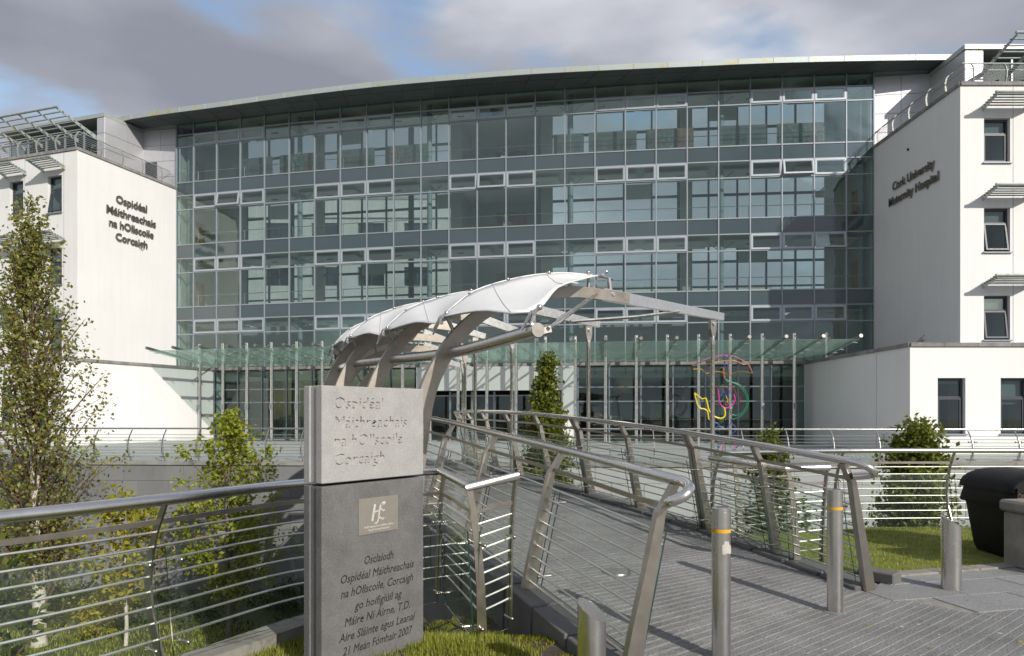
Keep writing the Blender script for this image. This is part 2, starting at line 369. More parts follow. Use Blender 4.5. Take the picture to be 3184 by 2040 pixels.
# upper ground: paving round the camera
LC = [(-2.62, 3.40), (-2.14, 4.12), (-1.58, 5.09), (-.62, 6.05), (-.29, 5.06), (.02, 5.22)]
RC = [(3.28, 7.02), (2.84, 6.97), (2.62, 9.0), (4.7, 9.85), (6.9, 10.1), (9.5, 10.2), (14, 10.2)]
up = [(-40, -60), (40, -60), (40, 10.4), (14, 10.35), (6.9, 10.25), (4.7, 10.0), (2.70, 9.15), (2.3, 8.1), (2.76, 7.2), (3.22, 6.3), (.68, 4.2), (.42, 4.95), (.08, 5.9), (-.25, 6.25), (-.62, 6.2), (-1.68, 5.2), (-2.24, 4.2), (-2.75, 3.4), (-4.2, 1.4), (-8, -3), (-40, -20)]
structure(MB().prism(up, LOW, -.26).build('plaza_base', M['slab']))
# paving bed and setts
dU = Vector((.78, .625, 0)).normalized(); dV = Vector((-dU.y, dU.x, 0))      # along the sett rows, and along the way to the bridge
def inside(x, y, poly):
    c = False; n = len(poly)
    for i in range(n):
        (x1, y1), (x2, y2) = poly[i], poly[(i + 1) % n]
        if (y1 > y) != (y2 > y) and x < (x2 - x1) * (y - y1) / (y2 - y1) + x1: c = not c
    return c
pave = [(.45, 3.6), (.52, 4.22), (3.35, 6.35), (3.75, 6.75), (5.3, 7.2), (14, 7.6), (14, -8), (-6, -8), (-1.2, 2.2), (-.1, 2.9)]
structure(MB().prism(pave, -.258, -.0035).build('path', M['joint']))
path_o = bpy.data.objects['path']
border = [(3.05, 6.05), (3.35, 6.35), (3.75, 6.75), (5.3, 7.2), (14, 7.6), (14, 6.3), (6.2, 5.75), (4.35, 5.45), (3.55, 5.55)]
setts = []; slabs = []
SW, SL = .071, .62
for i in range(-120, 110):
    off = 0
    for j in range(-22, 26):
        p = Vector((2.0, 5.2, 0)) + dV * (i * SW) + dU * (j * SL + off)
        if p.y > 2.7 and inside(p.x, p.y, pave) and not all(inside(p.x + dU.x * a + dV.x * c, p.y + dU.y * a + dV.y * c, border) for a in (-.26, .26) for c in (-.07, .07)) and abs(p.x) / max(p.y, .1) < 1.05 and p.length < 11: setts.append(p)
for i in range(-12, 12):
    for j in range(-14, 20):
        p = Vector((4.4, 6.4, 0)) + Vector((.97, .24, 0)) * (j * .80 + (i % 2) * .4) + Vector((-.24, .97, 0)) * (i * .46)
        if inside(p.x, p.y, border): slabs.append(p)
ANG = math.atan2(dU.y, dU.x)
def paving(pts, size, mat_, name, parent, rz, zf, most, gap=.009, gx=.003):
    pts = sorted(pts, key=lambda p: p.length)
    for p in pts[:most]:
        bevblk(name, mat_, (size[0] - gx, size[1] - gap, .07), parent, (p.x, p.y, zf(p) - .035 + random.uniform(-.0015, .0015)), rz + random.uniform(-.004, .004), .004)
    if len(pts) > most:
        b = MB()
        for p in pts[most:]: b.box((p.x, p.y, zf(p) - .035 + random.uniform(-.0015, .0015)), (size[0] - gx, size[1] - gap, .07), rz)
        o = b.build(name, mat_, parent); o['kind'] = 'stuff'
paving(setts, (SL, SW), M['sett'], 'sett', path_o, ANG, lambda p: 0, 300, .0065)
paving(slabs, (.80, .46), M['slab'], 'slab', path_o, math.atan2(.24, .97), lambda p: .0045, 120, .007, .007)

# pale kerb stones along the near edge of the lawn
for (x0, y0), (x1, y1) in zip([(3.78, 6.80), (5.3, 7.24)], [(5.3, 7.24), (9.2, 7.43)]):
    a, c = Vector((x0, y0, 0)), Vector((x1, y1, 0)); n_ = round((c - a).length / .55)
    for k in range(n_):
        p = a.lerp(c, (k + .5) / n_); bevblk('kerb_stone', M['kerbc'], (round((c - a).length / n_, 2) - .01, .16, .1), path_o, (p.x, p.y, -.028), math.atan2((c - a).y, (c - a).x), .006)
# lawns
def blades(name, poly, zf, n, h, mat_, parent=None, lean=.5, w=.006, keep=None):
    xs = [p[0] for p in poly]; ys = [p[1] for p in poly]; b = MB(); tone = []
    k = 0
    while k < n:
        x = random.uniform(min(xs), max(xs)); y = random.uniform(min(ys), max(ys))
        if not inside(x, y, poly): continue
        dens = noise.noise(Vector((x * 1.7, y * 1.7, 3)))
        k += 1
        if keep and not keep(x, y): continue
        if dens < -.35 and random.random() < .6: continue
        a = random.uniform(0, 6.28); l = h * random.uniform(.45, 1.15); q = random.uniform(.1, lean)
        z = zf(x, y); dx, dy = math.cos(a) * w / 2 * 1.0, math.sin(a) * w / 2
        tx, ty = -math.sin(a) * l * q, math.cos(a) * l * q
        b.add([(x - dx, y - dy, z - .005), (x + dx, y + dy, z - .005), (x + tx, y + ty, z + l * (1 - q * .4))], [(0, 1, 2)])
        tone.append(min(1, max(0, .45 + dens * .35 + random.gauss(0, .22))))
    o = b.build(name, mat_, parent, fix=False)
    at_ = o.data.attributes.new('tone', 'FLOAT', 'FACE'); at_.data.foreach_set('value', tone)
    o['kind'] = 'stuff'; return o
lawnR = [(3.32, 7.0), (3.9, 7.02), (5.3, 7.26), (14, 7.66), (14, 10.3), (6.9, 10.2), (4.7, 9.95), (2.72, 9.1), (2.6, 8.2), (2.95, 7.15)]
def zR(x, y): return -.01 - .06 * max(0, (y - 7.2)) / 2.6 + .025 * noise.noise(Vector((x * .8, y * .8, 0)))
b = MB(); 
def sheet(b, poly, zf, step):
    xs = [p[0] for p in poly]; ys = [p[1] for p in poly]
    x = min(xs)
    while x < max(xs):
        y = min(ys)
        while y < max(ys):
            if any(inside(x + a * step, y + c * step, poly) for a in (0, .5, 1) for c in (0, .5, 1)):
                q = [(x, y), (x + step, y), (x + step, y + step), (x, y + step)]
                b.add([(u, v, zf(u, v)) for u, v in q], [(0, 1, 2, 3)])
            y += step
        x += step
sheet(b, lawnR, zR, .12)
structure(b.build('lawn_right', M['turf'], smooth=True))
def notdirt(x, y):
    return (x - 5.45) ** 2 / .6 + (y - 7.72) ** 2 / .12 > 1 + .5 * noise.noise(Vector((x * 4, y * 4, 0)))
tag(blades('lawn_grass', lawnR, zR, 30000, .05, M['blade'], keep=notdirt, w=.008), 'short sunlit grass of the lawn beside the black bin', 'grass')
lawnL = [(-2.7, 3.35), (-1.9, 2.6), (-.9, 2.5), (.42, 3.4), (.66, 4.2), (.40, 5.0), (.06, 5.85), (-.22, 6.15), (-.64, 6.08), (-1.6, 5.0), (-2.16, 4.05)]
def zL(x, y):
    t = min(1, max(0, (y - 4.85 - .25 * max(0, -x - .5)) / .9))
    return -.02 - .20 * t * t * (3 - 2 * t) + .025 * noise.noise(Vector((x * 1.4, y * 1.4, 2)))
b = MB(); sheet(b, lawnL, zL, .08); structure(b.build('verge', M['soil'], smooth=True))
def grassy(x, y): return x < .52 - .42 * (y - 4.2) - .22 + .12 * noise.noise(Vector((x * 3, y * 3, 1))) and y < 5.25 + .2 * noise.noise(Vector((x * 2, y * 2, 4)))
tag(blades('verge_grass', lawnL, zL, 42000, .06, M['blade'], keep=grassy, w=.007), 'bright grass growing round the stone monument', 'grass')
tag(blades('verge_moss', lawnL, zL, 26000, .03, M['moss'], keep=lambda x, y: noise.noise(Vector((x * 3.3, y * 3.3, 5))) > -.08 and y > 3.7, w=.014, lean=.9), 'yellow green moss on the soil by the bridge kerb', 'moss')

# bridge deck
def lerp_path(P, t):
    i = min(int(t), len(P) - 2); f = t - i
    return Vector(P[i]) * (1 - f) + Vector(P[i + 1]) * f
RBx = RB + [(-1.35, 19.4), (-1.5, 22.6)]; LBx = LB + [(-4.35, 19.2), (-4.5, 22.9)]
DZx = DZ[:11] + [.22, .012]
def deckpt(t, w):      # t 0..1 along, w 0..1 across
    a = lerp_path([Vector((*p, 0)) for p in LBx], t * (len(LBx) - 1)); c = lerp_path([Vector((*p, 0)) for p in RBx], t * (len(RBx) - 1))
    tt = t * (len(DZx) - 1); i = min(int(tt), len(DZx) - 2); z = DZx[i] * (1 - (tt - i)) + DZx[i + 1] * (tt - i)
    p = a.lerp(c, w); p.z = z; return p
n = 60; vs = []; b = MB()
for k in range(n + 1):
    for w in (0, 1):
        p = deckpt(k / n, w); vs += [(p.x, p.y, p.z - .0035), (p.x, p.y, p.z - 1.25)]
fs = []
for k in range(n):
    o_ = k * 4; fs += [(o_, o_ + 4, o_ + 6, o_ + 2), (o_ + 1, o_ + 3, o_ + 7, o_ + 5), (o_, o_ + 1, o_ + 5, o_ + 4), (o_ + 2, o_ + 6, o_ + 7, o_ + 3)]
fs += [(0, 2, 3, 1), (n * 4, n * 4 + 1, n * 4 + 3, n * 4 + 2)]
bm_ = MB().add(vs, fs); bm_.mi = [0, 1, 1, 1] * n + [1, 1]
bridge = bm_.build('footbridge', [M['joint'], M['plinth']])
tag(bridge, 'stone paved footbridge leading from the plaza to the hospital terrace', 'bridge')
# setts of the deck: the nearest as pieces, the rest joined
rows = []
d_acc = 0; t = .0; last = deckpt(0, .5)
while t < .995:
    t += .0008; p = deckpt(t, .5)
    if (p - last).length >= SW:
        rows.append(t); last = p
near = 0; rest = MB()
for ri, t in enumerate(rows):
    a, c = deckpt(t, .05), deckpt(t, .95); w = (c - a).length; nn = max(1, round(w / SL)); off = (ri % 2) * .5
    ang = math.atan2(c.y - a.y, c.x - a.x)
    nxt, prv = deckpt(min(1, t + .004), .5), deckpt(max(0, t - .004), .5); slope = math.asin((nxt.z - prv.z) / max(1e-4, (nxt - prv).length))
    for j in range(nn):
        p = a.lerp(c, (j + .5) / nn)
        m = Matrix.Translation(p + Vector((0, 0, -.035 + random.uniform(-.0015, .0015)))) @ Matrix.Rotation(ang, 4, 'Z') @ Matrix.Rotation(slope, 4, 'X')
        if near < 180: bevblk('sett', M['sett'], (SL - .004, SW - .0065, .07), bridge, None, 0, .004, m); near += 1
        else: rest.box(None, (w / nn - .004, SW - .0065, .07), mtx=m)
o = rest.build('sett', M['sett'], bridge); o['kind'] = 'stuff'
# kerb stones along both sides of the deck
for side, w0 in ((0, .004), (1, .996)):
    k = 0; N_ = 30
    for k in range(N_):
        a, c = deckpt(k / N_ + .001, w0), deckpt((k + 1) / N_ - .001, w0)
        cc = (a + c) / 2; l = (c - a).length; ang = math.atan2(c.y - a.y, c.x - a.x); pit = math.asin((c.z - a.z) / l)
        m = Matrix.Translation(cc + Vector((0, 0, .0))) @ Matrix.Rotation(ang, 4, 'Z') @ Matrix.Rotation(-pit, 4, 'Y') @ Matrix.Translation((0, 0, -.19))
        bevblk('kerb_stone', M['plinth'], (round(l, 2) - .008, .30, .46), bridge, None, 0, .008, m)
# in-ground light
lt = thing('ground_light', (.98, 6.45, .14), 'round glass lamp set into the bridge paving near the left rail', 'light')
MB().lathe((.98, 6.45, .128), [(.14, -.03), (.14, -.003), (.137, .001), (.115, .001), (.112, -.001)], 32).build('rim', M['satin'], lt, True)
MB().lathe((.98, 6.45, .129), [(.112, -.02), (.112, .002), (.05, .007), (.001, .008)], 32).build('lens', M['lens'], lt, True)

# ------------------------------------------------------------ terrace and its retaining walls
T0, T1 = -34.0, 40.0
structure(MB().prism([(T0, terr_y(T0) + .2), (T1, terr_y(T1) + .2), (T1, 75), (T0, 75)], LOW, -.02).build('terrace', M['darkjoint']))
terr = bpy.data.objects['terrace']
pts = []
for i in range(26):
    for j in range(-20, 21):
        x = j * 1.2 + (i % 2) * .6 - 1; y = terr_y(x) + .75 + i * .62
        if y < 36 - .16 * x + 2.5 and abs(x) < y * .78: pts.append((x, y))
pts.sort(key=lambda p: p[1])
b = MB()
for k, (x, y) in enumerate(pts):
    if k < 200: bevblk('slab', M['terr'], (1.19, .61, .05), terr, (x, y, -.025), -.06, .004)
    else: b.box((x, y, -.025), (1.19, .61, .05), -.06)
b.build('slab', M['terr'], terr)['kind'] = 'stuff'
def stonewall(name, label, x0, x1, mat_, holes=()):
    p0 = Vector((x0, terr_y(x0), LOW)); ex = Vector((x1, terr_y(x1), 0)) - Vector((x0, terr_y(x0), 0)); w = ex.length; ex.normalize(); ang = math.atan2(ex.y, ex.x); ny = Vector((-ex.y, ex.x, 0))
    t = thing(name, p0, label, 'wall')
    MB().box((0, 0, 0), (w, .2, -LOW - .02), mtx=Matrix.Translation(p0 + ex * w / 2 + ny * .22 + Vector((0, 0, (-LOW - .02) / 2))) @ Matrix.Rotation(ang, 4, 'Z')).build('backing', M['mortar'], t)
    BW, BH = 1.05, .53; nrow = int(-LOW / BH)
    for i in range(nrow):
        z0 = -LOW - .12 - (i + 1) * BH
        x = -(i % 2) * BW / 2
        while x < w:
            a, c = max(0, x), min(w, x + BW)
            if c - a > .1 and not any(h[0] < (a + c) / 2 < h[1] and h[2] < z0 + LOW + BH / 2 < h[3] for h in holes):
                p = p0 + ex * (a + c) / 2 + ny * .06 + Vector((0, 0, z0 + BH / 2))
                bevblk('stone_block', mat_, (round(c - a, 2) - .008, .2, BH - .008), t, p, ang, .005)
            x += BW
    x = 0
    while x < w:
        c = min(w, x + 1.4); bevblk('coping_stone', M['coping'], (round(c - x, 2) - .006, .42, .12), t, p0 + ex * (x + c) / 2 + ny * .12 + Vector((0, 0, -LOW - .058)), ang, .008); x += 1.4
    return t, p0, ex, ny, ang
hl = [(18.9, 19.9, -3.3, -1.7), (22.5, 23.4, -3.3, -1.7), (26.0, 26.9, -3.3, -1.7)]
twl, p0, ex, ny, ang = stonewall('retaining_wall', 'dark grey stone block wall of the sunken court, left of the bridge', -32, -4.6, M['lime'], hl)
for a, c, z0, z1 in hl:
    cc = p0 + ex * (a + c) / 2 + Vector((0, 0, (z0 + z1) / 2 - LOW)); m0 = Matrix.Translation(cc) @ Matrix.Rotation(ang, 4, 'Z')
    W_, H_ = c - a + .05, z1 - z0 + .1
    fr = MB()
    for sx, sz, lx, lz in ((-W_ / 2, 0, .07, H_), (W_ / 2, 0, .07, H_), (0, H_ / 2, W_, .07), (0, -H_ / 2, W_, .07), (0, H_ * .22, W_, .06)):
        fr.box(None, (lx, .08, lz), mtx=m0 @ Matrix.Translation((sx, .10, sz)))
    w_ = fr.build('window', M['frame'], twl)
    blk('pane', M['wglass'], None, (W_, .012, H_), w_, mtx=m0 @ Matrix.Translation((0, .12, 0)))
    cb = MB(); 
    for q in range(10): cb.box(None, (W_ / 10 * .8, .02, H_ * .95), mtx=m0 @ Matrix.Translation((-W_ / 2 + (q + .5) * W_ / 10, .15 + .008 * (q % 2), 0)))
    cb.build('curtain', M['curtain'], w_)
stonewall('retaining_wall', 'pale stone block wall below the terrace, right of the bridge', -1.5, 40, M['lightstone'])
# dark plant-room opening at the foot of the left wall
o = MB().hexa([at(540, 1895, 21.6), at(900, 1905, 21.4), at(900, 1975, 21.4), at(470, 1975, 21.6)], [p + Vector((0, .5, 0)) for p in (at(540, 1895, 21.6), at(900, 1905, 21.4), at(900, 1975, 21.4), at(470, 1975, 21.6))]).build('vent_opening', M['dark'], twl)

# ------------------------------------------------------------ the glazed building
A, B_ = Vector((-21.6, 44.0, 0)), Vector((19.7, 37.2, 0)); SAG = .95
ch = (B_ - A).length; ee = (B_ - A).normalized(); nn_ = Vector((ee.y, -ee.x, 0)); RAD = (ch * ch / 4 + SAG * SAG) / (2 * SAG)
CEN = (A + B_) / 2 + nn_ * SAG - nn_ * RAD
TOT = 2 * RAD * math.asin(ch / 2 / RAD)
def fac(s, off=0, z=0):
    th = s / RAD
    p = CEN + (nn_ * math.cos(th) + ee * math.sin(th)) * (RAD + off); p.z = z + EYE
    return p
def fang(s):
    th = s / RAD; t = ee * math.cos(th) - nn_ * math.sin(th); return math.atan2(t.y, t.x)
bw = [1.30] + [(TOT - 2.75) / 23] * 23 + [1.45]
SB = [-TOT / 2]
for w in bw: SB.append(SB[-1] + w)
def fm(s, off, z): return Matrix.Translation(fac(s, off, z)) @ Matrix.Rotation(fang(s), 4, 'Z')
def strip(b, s0, s1, o0, o1, z0, z1, n=24):
    for k in range(n):
        a, c = s0 + (s1 - s0) * k / n, s0 + (s1 - s0) * (k + 1) / n
        b.hexa([fac(a, o0, z0), fac(c, o0, z0), fac(c, o0, z1), fac(a, o0, z1)], [fac(a, o1, z0), fac(c, o1, z0), fac(c, o1, z1), fac(a, o1, z1)])
    return b
def strip_clean(s0, s1, o0, o1, z0, z1, n=26):
    vs = []
    for k in range(n + 1):
        s = s0 + (s1 - s0) * k / n; vs += [fac(s, o0, z0), fac(s, o1, z0), fac(s, o1, z1), fac(s, o0, z1)]
    fs = [(k * 4 + j, k * 4 + (j + 1) % 4, k * 4 + 4 + (j + 1) % 4, k * 4 + 4 + j) for k in range(n) for j in range(4)]
    return MB().add(vs, fs + [(3, 2, 1, 0), (n * 4, n * 4 + 1, n * 4 + 2, n * 4 + 3)])
atr = thing('hospital_building', fac(0, 0, -EYE), 'long curved glass curtain wall building with overhanging roof', 'building')
ROW = [18.62, 17.85, 17.08, 14.80, 13.96, 13.04, 10.80, 9.92, 9.0, 6.80, 5.95, 5.05, 2.80]
KIND = 'cwvswvswvswv'
OPEN = {1, 2, 3, 6, 7, 8, 11, 12, 13, 16, 17, 18, 21, 22, 23}
TILT = {(4, 2): 11, (4, 12): 8, (4, 22): 13, (7, 23): 9, (1, 12): 1.5}
for s in SB:
    blk('mullion', M['frame'], None, (.065, .16, ROW[0] - ROW[-1] + .6), atr, mtx=fm(s, .0, (ROW[0] + ROW[-1] - .6) / 2))
for z in ROW:
    strip_clean(SB[0], SB[-1], -.055, .055, z - .032, z + .032).build('transom', M['frame'], atr)
def vent_mesh(w, h):
    b = MB(); f = .075
    for cx, cz, sx, sz in ((0, h / 2 - f / 2, w, f), (0, -h / 2 + f / 2, w, f), (-w / 2 + f / 2, 0, f, h - 2 * f), (w / 2 - f / 2, 0, f, h - 2 * f)): b.box((cx, 0, cz - h / 2), (sx, .07, sz))
    f2 = .03; w2, h2 = w - 2 * f - .004, h - 2 * f - .004
    for cx, cz, sx, sz in ((0, h2 / 2 - f2 / 2, w2, f2), (0, -h2 / 2 + f2 / 2, w2, f2), (-w2 / 2 + f2 / 2, 0, f2, h2 - 2 * f2), (w2 / 2 - f2 / 2, 0, f2, h2 - 2 * f2)): b.box((cx, .015, cz - h / 2), (sx, .06, sz))
    b.box((0, -.04, -h + f * .9), (.03, .02, .05))
    return b.mesh('vent', M['vent'])
vcache = {}
for r in range(12):
    zt, zb = ROW[r], ROW[r + 1]; h = zt - zb
    for i in range(25):
        s = (SB[i] + SB[i + 1]) / 2; w = bw[i]; k = KIND[r]
        if k == 'w' and i in OPEN:
            key = (round(w, 3), r)
            if key not in vcache: vcache[key] = vent_mesh(w - .075, h - .072)
            hinge = fm(s, .06, zt - .036) @ Matrix.Rotation(R(-TILT.get((r, i), random.uniform(0, .4))), 4, 'X')
            v_ = link('window', vcache[key], atr, hinge)
            blk('pane', M['vglass'], None, (w - .24, .01, h - .24), v_, mtx=hinge @ Matrix.Translation((0, 0, -h / 2 + .036)))
        else:
            j = lambda a: random.uniform(-a, a)
            m = fm(s, .015, (zt + zb) / 2) @ Matrix.Rotation(j(.0035), 4, 'Z') @ Matrix.Rotation(j(.0035), 4, 'X')
            if k == 's': blk('spandrel_panel', M['spandrel'], None, (w - .06, .012, h - .06), atr, mtx=m)
            else: blk('pane', M['glass'], None, (w - .06, .012, h - .06), atr, mtx=m)
# floors, ceilings, columns, inner rails, back wall
DEEP = -3.1
SLAB = [18.62, 14.34, 10.34, 6.34, 2.40]
for k, z in enumerate(SLAB):
    strip_clean(SB[0] + .05, SB[-1] - .05, -.12, DEEP if k < 4 else -8.5, z - .36 if k else z - .1, z, 26).build('floor_slab', [M['ceil'], M['floorm']][0 if k in (0,) else 0], atr)
for k, z in enumerate(SLAB[:4]):
    for g in range(0, 25, 5):      # ceiling rafts with notched ends, vents and a column between them
        a, c = SB[g] + .35, SB[min(25, g + 5)] - .35
        strip_clean(a, (a + c) / 2 - .25, -.6, -2.3, z - .64, z - .57, 4).build('ceiling_raft', M['ceil'], atr)
        strip_clean((a + c) / 2 + .25, c, -.6, -2.3, z - .64, z - .57, 4).build('ceiling_raft', M['ceil'], atr)
        for q in (.22, .8):
            s = a + (c - a) * q
            blk('ceiling_vent', M['dark'], None, (.42, .12, .02), atr, mtx=fm(s, -1.3, z - .652))
for g in (0, 5, 10, 15, 20, 25):
    s = SB[g] + (.35 if g == 0 else -.35 if g == 25 else .28)
    p = fac(s, -.75, -EYE)
    MB().tube([(p.x, p.y, .0), (p.x, p.y, 18.5 + EYE)], .15, 14).build('column', M['col'], atr, True)
    for z in SLAB[:4]:     # bracket and struts at the column heads
        q = fac(s, -.75, z - .9)
        MB().tube([q + Vector((0, 0, .15)), fac(s, -2.2, z - .45)], .13, 6).tube([q + Vector((0, 0, -.3)), fac(s - .9, -.9, z - .5)], .025, 5).tube([q + Vector((0, 0, -.3)), fac(s + .9, -.9, z - .5)], .025, 5).build('column_bracket', M['frame'], atr)
for z in (14.8, 10.8, 6.8):
    MB().tube([fac(SB[0] + .2 + (TOT - .4) * k / 24, -.38, z + .78) for k in range(25)], .022, 6).build('inner_rail', M['steel'], atr)
    for i in range(1, 25, 2):
        MB().tube([fac(SB[i], -.38, z + .78), fac(SB[i], -.38, z - .4)], .018, 5).build('inner_rail_post', M['steel'], atr)
solid = {0, 1, 24}
core = {11, 12, 13}
for li, z0 in enumerate(SLAB[1:4]):
    ztop = SLAB[li] - (.1 if li == 0 else .36); h = ztop - z0
    for i in range(25):
        s = (SB[i] + SB[i + 1]) / 2; w = bw[i]
        if i in core: continue
        if i in solid:
            blk('back_wall', M['inwall'], None, (w, .15, h), atr, mtx=fm(s, DEEP, z0 + h / 2)); continue
        wide = i in (10, 14, 5, 19)
        blk('back_mullion', M['dark_frame'], None, (.34 if i % 5 == 4 else .10, .12, h), atr, mtx=fm(SB[i], DEEP, z0 + h / 2))
        if wide: blk('back_wall', M['inwall'], None, (w * .42, .2, h), atr, mtx=fm(SB[i] + w * (.79 if i == 10 else .21), DEEP + .02, z0 + h / 2))
        for zz, th in ((z0 + 1.25, .10), (z0 + 2.75, .14)):
            blk('back_transom', M['dark_frame'], None, (w, .10, th), atr, mtx=fm(s, DEEP, zz))
        if (i * 7 + li * 3) % 5 == 1: blk('back_wall', M['clad'], None, (w, .1, .85), atr, mtx=fm(s, DEEP - .01, z0 + .5))
        if (i * 5 + li) % 7 == 2: blk('blind', M['blind'], None, (w - .1, .03, .9), atr, mtx=fm(s, DEEP + .07, ztop - .55))
        blk('back_pane', M['bglass'], None, (w - .1, .01, h), atr, mtx=fm(s, DEEP - .03, z0 + h / 2))
    # the core recess in the middle
    a, c = SB[11], SB[14]
    strip_clean(a, c, DEEP - 2.6, DEEP - 2.75, z0, ztop, 3).build('core_wall', M['inwall'], atr)
    strip_clean(a - .1, a, DEEP + .1, DEEP - 2.75, z0, ztop, 1).build('core_wall', M['inwall'], atr)
    strip_clean(c, c + .1, DEEP + .1, DEEP - 2.75, z0, ztop, 1).build('core_wall', M['inwall'], atr)
    strip_clean(a, c, DEEP, DEEP - 2.75, z0 - .3, z0 - .02, 2).build('core_floor', M['floorm'], atr)
    strip_clean(a, c, DEEP, DEEP - 2.75, ztop, ztop + .3, 2).build('core_ceiling', M['ceil'], atr)
    blk('core_door', M['dark'], None, (1.5, .1, 2.1), atr, mtx=fm(a + (c - a) * .3, DEEP - 2.5, z0 + 1.05))
    blk('core_panel', M['wood'] if li else M['dark'], None, (2.0, .06, .9), atr, mtx=fm(a + (c - a) * .55, DEEP - 2.5, z0 + 2.5))
    for e_, q in ((0, .3), (24, .3)):        # timber end doors and end walls
        s = SB[0] + .08 if e_ == 0 else SB[25] - .08
        strip_clean(s - .05, s + .05, -.3, DEEP, z0, ztop, 1).build('end_wall', M['inwall'], atr)
        strip_clean(s + (.06 if e_ == 0 else -.10), s + (.10 if e_ == 0 else -.06), -.9, -2.4, z0, z0 + 2.4, 1).build('timber_door', M['wood'], atr)
strip_clean(SB[0], SB[25], DEEP - 1.2, DEEP - 1.4, 2.4, 6.0, 20).build('rear_wall', M['inwall'], atr)
for s in (SB[0] + .08, SB[25] - .08): strip_clean(s - .05, s + .05, -.3, DEEP - 1.4, 2.4, 6.0, 1).build('end_wall', M['inwall'], atr)
# roof: panels of soffit, fascia plates, roof sheet
fx = [(-25.6, 43.7), (-24.9, 43.3), (-22.0, 42.4), (-17.6, 41.25), (-12.1, 39.75), (-7.05, 38.6), (-2, 37.75), (1.4, 37.25), (6.4, 36.75), (10.5, 36.4), (13.2, 36.15), (18.3, 35.9), (22.6, 35.8), (24.8, 35.85)]
fp = smoothpath([(x, y, 0) for x, y in fx], 8)
def resample(pts, n):
    ac = [0]
    for i in range(1, len(pts)): ac.append(ac[-1] + (pts[i] - pts[i - 1]).length)
    out = []; j = 0
    for k in range(n + 1):
        d = ac[-1] * k / n
        while j < len(ac) - 2 and ac[j + 1] < d: j += 1
        f = (d - ac[j]) / max(1e-9, ac[j + 1] - ac[j]); out.append(pts[j].lerp(pts[j + 1], min(1, f)))
    return out
NF = 28
fp = resample(fp, NF)
SZ = 18.5 + EYE
roof = MB()
wallp = [fac(-TOT / 2 - 3.6 + (TOT + 7.0) * k / NF, .12, 0) for k in range(NF + 1)]
poly = [(p.x, p.y) for p in fp] + [(p.x, p.y + 3.3) for p in wallp[::-1]]
rf = MB().prism(poly, SZ + .06, SZ + .30).build('roof', M['roofm'], atr)
for k in range(NF):
    a, c = fp[k], fp[k + 1]; ang = math.atan2(c.y - a.y, c.x - a.x); m = (a + c) / 2; l = (c - a).length
    nv = Vector((math.sin(ang), -math.cos(ang), 0))
    bevblk('fascia_plate', M['fascia'], (round(l, 3) - .008, .05, .30), rf, (m.x + nv.x * .03, m.y + nv.y * .03, SZ + .15), ang, .006)
    g = .022
    for q0, q1 in ((.02, .355), (.375, .99)):
        pts4 = []
        for kk, dx in ((k, g), (k + 1, -g)):
            f_, w_ = fp[kk], wallp[kk]
            dirv = (c - a).normalized() * dx
            pts4.append((f_.lerp(w_, q0) + dirv, f_.lerp(w_, q1) + dirv))
        (a0, a1), (b0, b1) = pts4
        z0, z1 = SZ + .012, SZ + .05
        q = [a0, b0, b1, a1]
        MB().hexa([Vector((p.x, p.y, z0)) for p in q], [Vector((p.x, p.y, z1)) for p in q]).build('soffit_panel', M['soffit'], rf)
strip_clean(SB[0], SB[25], .10, -.02, 18.55, 18.64, 26).build('head_trim', M['dark_frame'], atr)

# ground floor front: glazing, white entrance block, dark coping
s_at = lambda u: min((abs((fac(s / 20, .55).x / fac(s / 20, .55).y) - (u - CX) / F), s / 20) for s in range(-440, 440))[1]
gl0, gl1 = s_at(668), s_at(2500); e0, e1 = s_at(1300), s_at(1795)
GZ = [2.62, 1.46, .66, -1.60]
def gbay(s0, s1):
    n = max(1, round((s1 - s0) / 1.70)); w = (s1 - s0) / n
    for i in range(n + 1): blk('ground_mullion', M['frame'], None, (.07, .14, GZ[0] - GZ[-1]), atr, mtx=fm(s0 + i * w, .55, (GZ[0] + GZ[-1]) / 2))
    for i in range(n):
        s = s0 + (i + .5) * w
        for r in range(3):
            h = GZ[r] - GZ[r + 1]
            blk('entrance_pane', M['eglass'], None, (w - .07, .012, h - .05), atr, mtx=fm(s, .55, (GZ[r] + GZ[r + 1]) / 2) @ Matrix.Rotation(random.uniform(-.003, .003), 4, 'Z'))
        dots = MB()      # manifestation dots on the glass
        for q in range(12): dots.box(None, (.03, .004, .03), mtx=fm(s0 + i * w + (q + .5) * w / 12, .562, -.35))
        dots.build('glass_dots', M['plaqt'], atr)['kind'] = 'stuff'
    for z in GZ: strip_clean(s0, s1, .49, .60, z - .035, z + .035, n).build('ground_transom', M['frame'], atr)
gbay(gl0, e0 - .05); gbay(e1 + .05, gl1)
strip_clean(gl0 - .8, gl1 + .6, .70, -.2, 2.66, 2.84, 26).build('ground_coping', M['coping'], atr)
strip_clean(gl0 - .8, e0 - .05, .60, -.05, 2.58, 2.655, 12).build('ground_lintel', M['dark_frame'], atr)
strip_clean(e1 + .05, gl1 + .6, .60, -.05, 2.58, 2.655, 12).build('ground_lintel', M['dark_frame'], atr)
strip_clean(e0, e1, .85, .25, 1.30, 2.655, 8).build('entrance_lintel', M['render'], atr)
strip_clean(e1 - .85, e1, .85, .25, -1.60, 1.298, 2).build('entrance_pier', M['render'], atr)
strip_clean(e0, e0 + .5, .85, .25, -1.60, 1.298, 1).build('entrance_pier', M['render'], atr)
n = 6
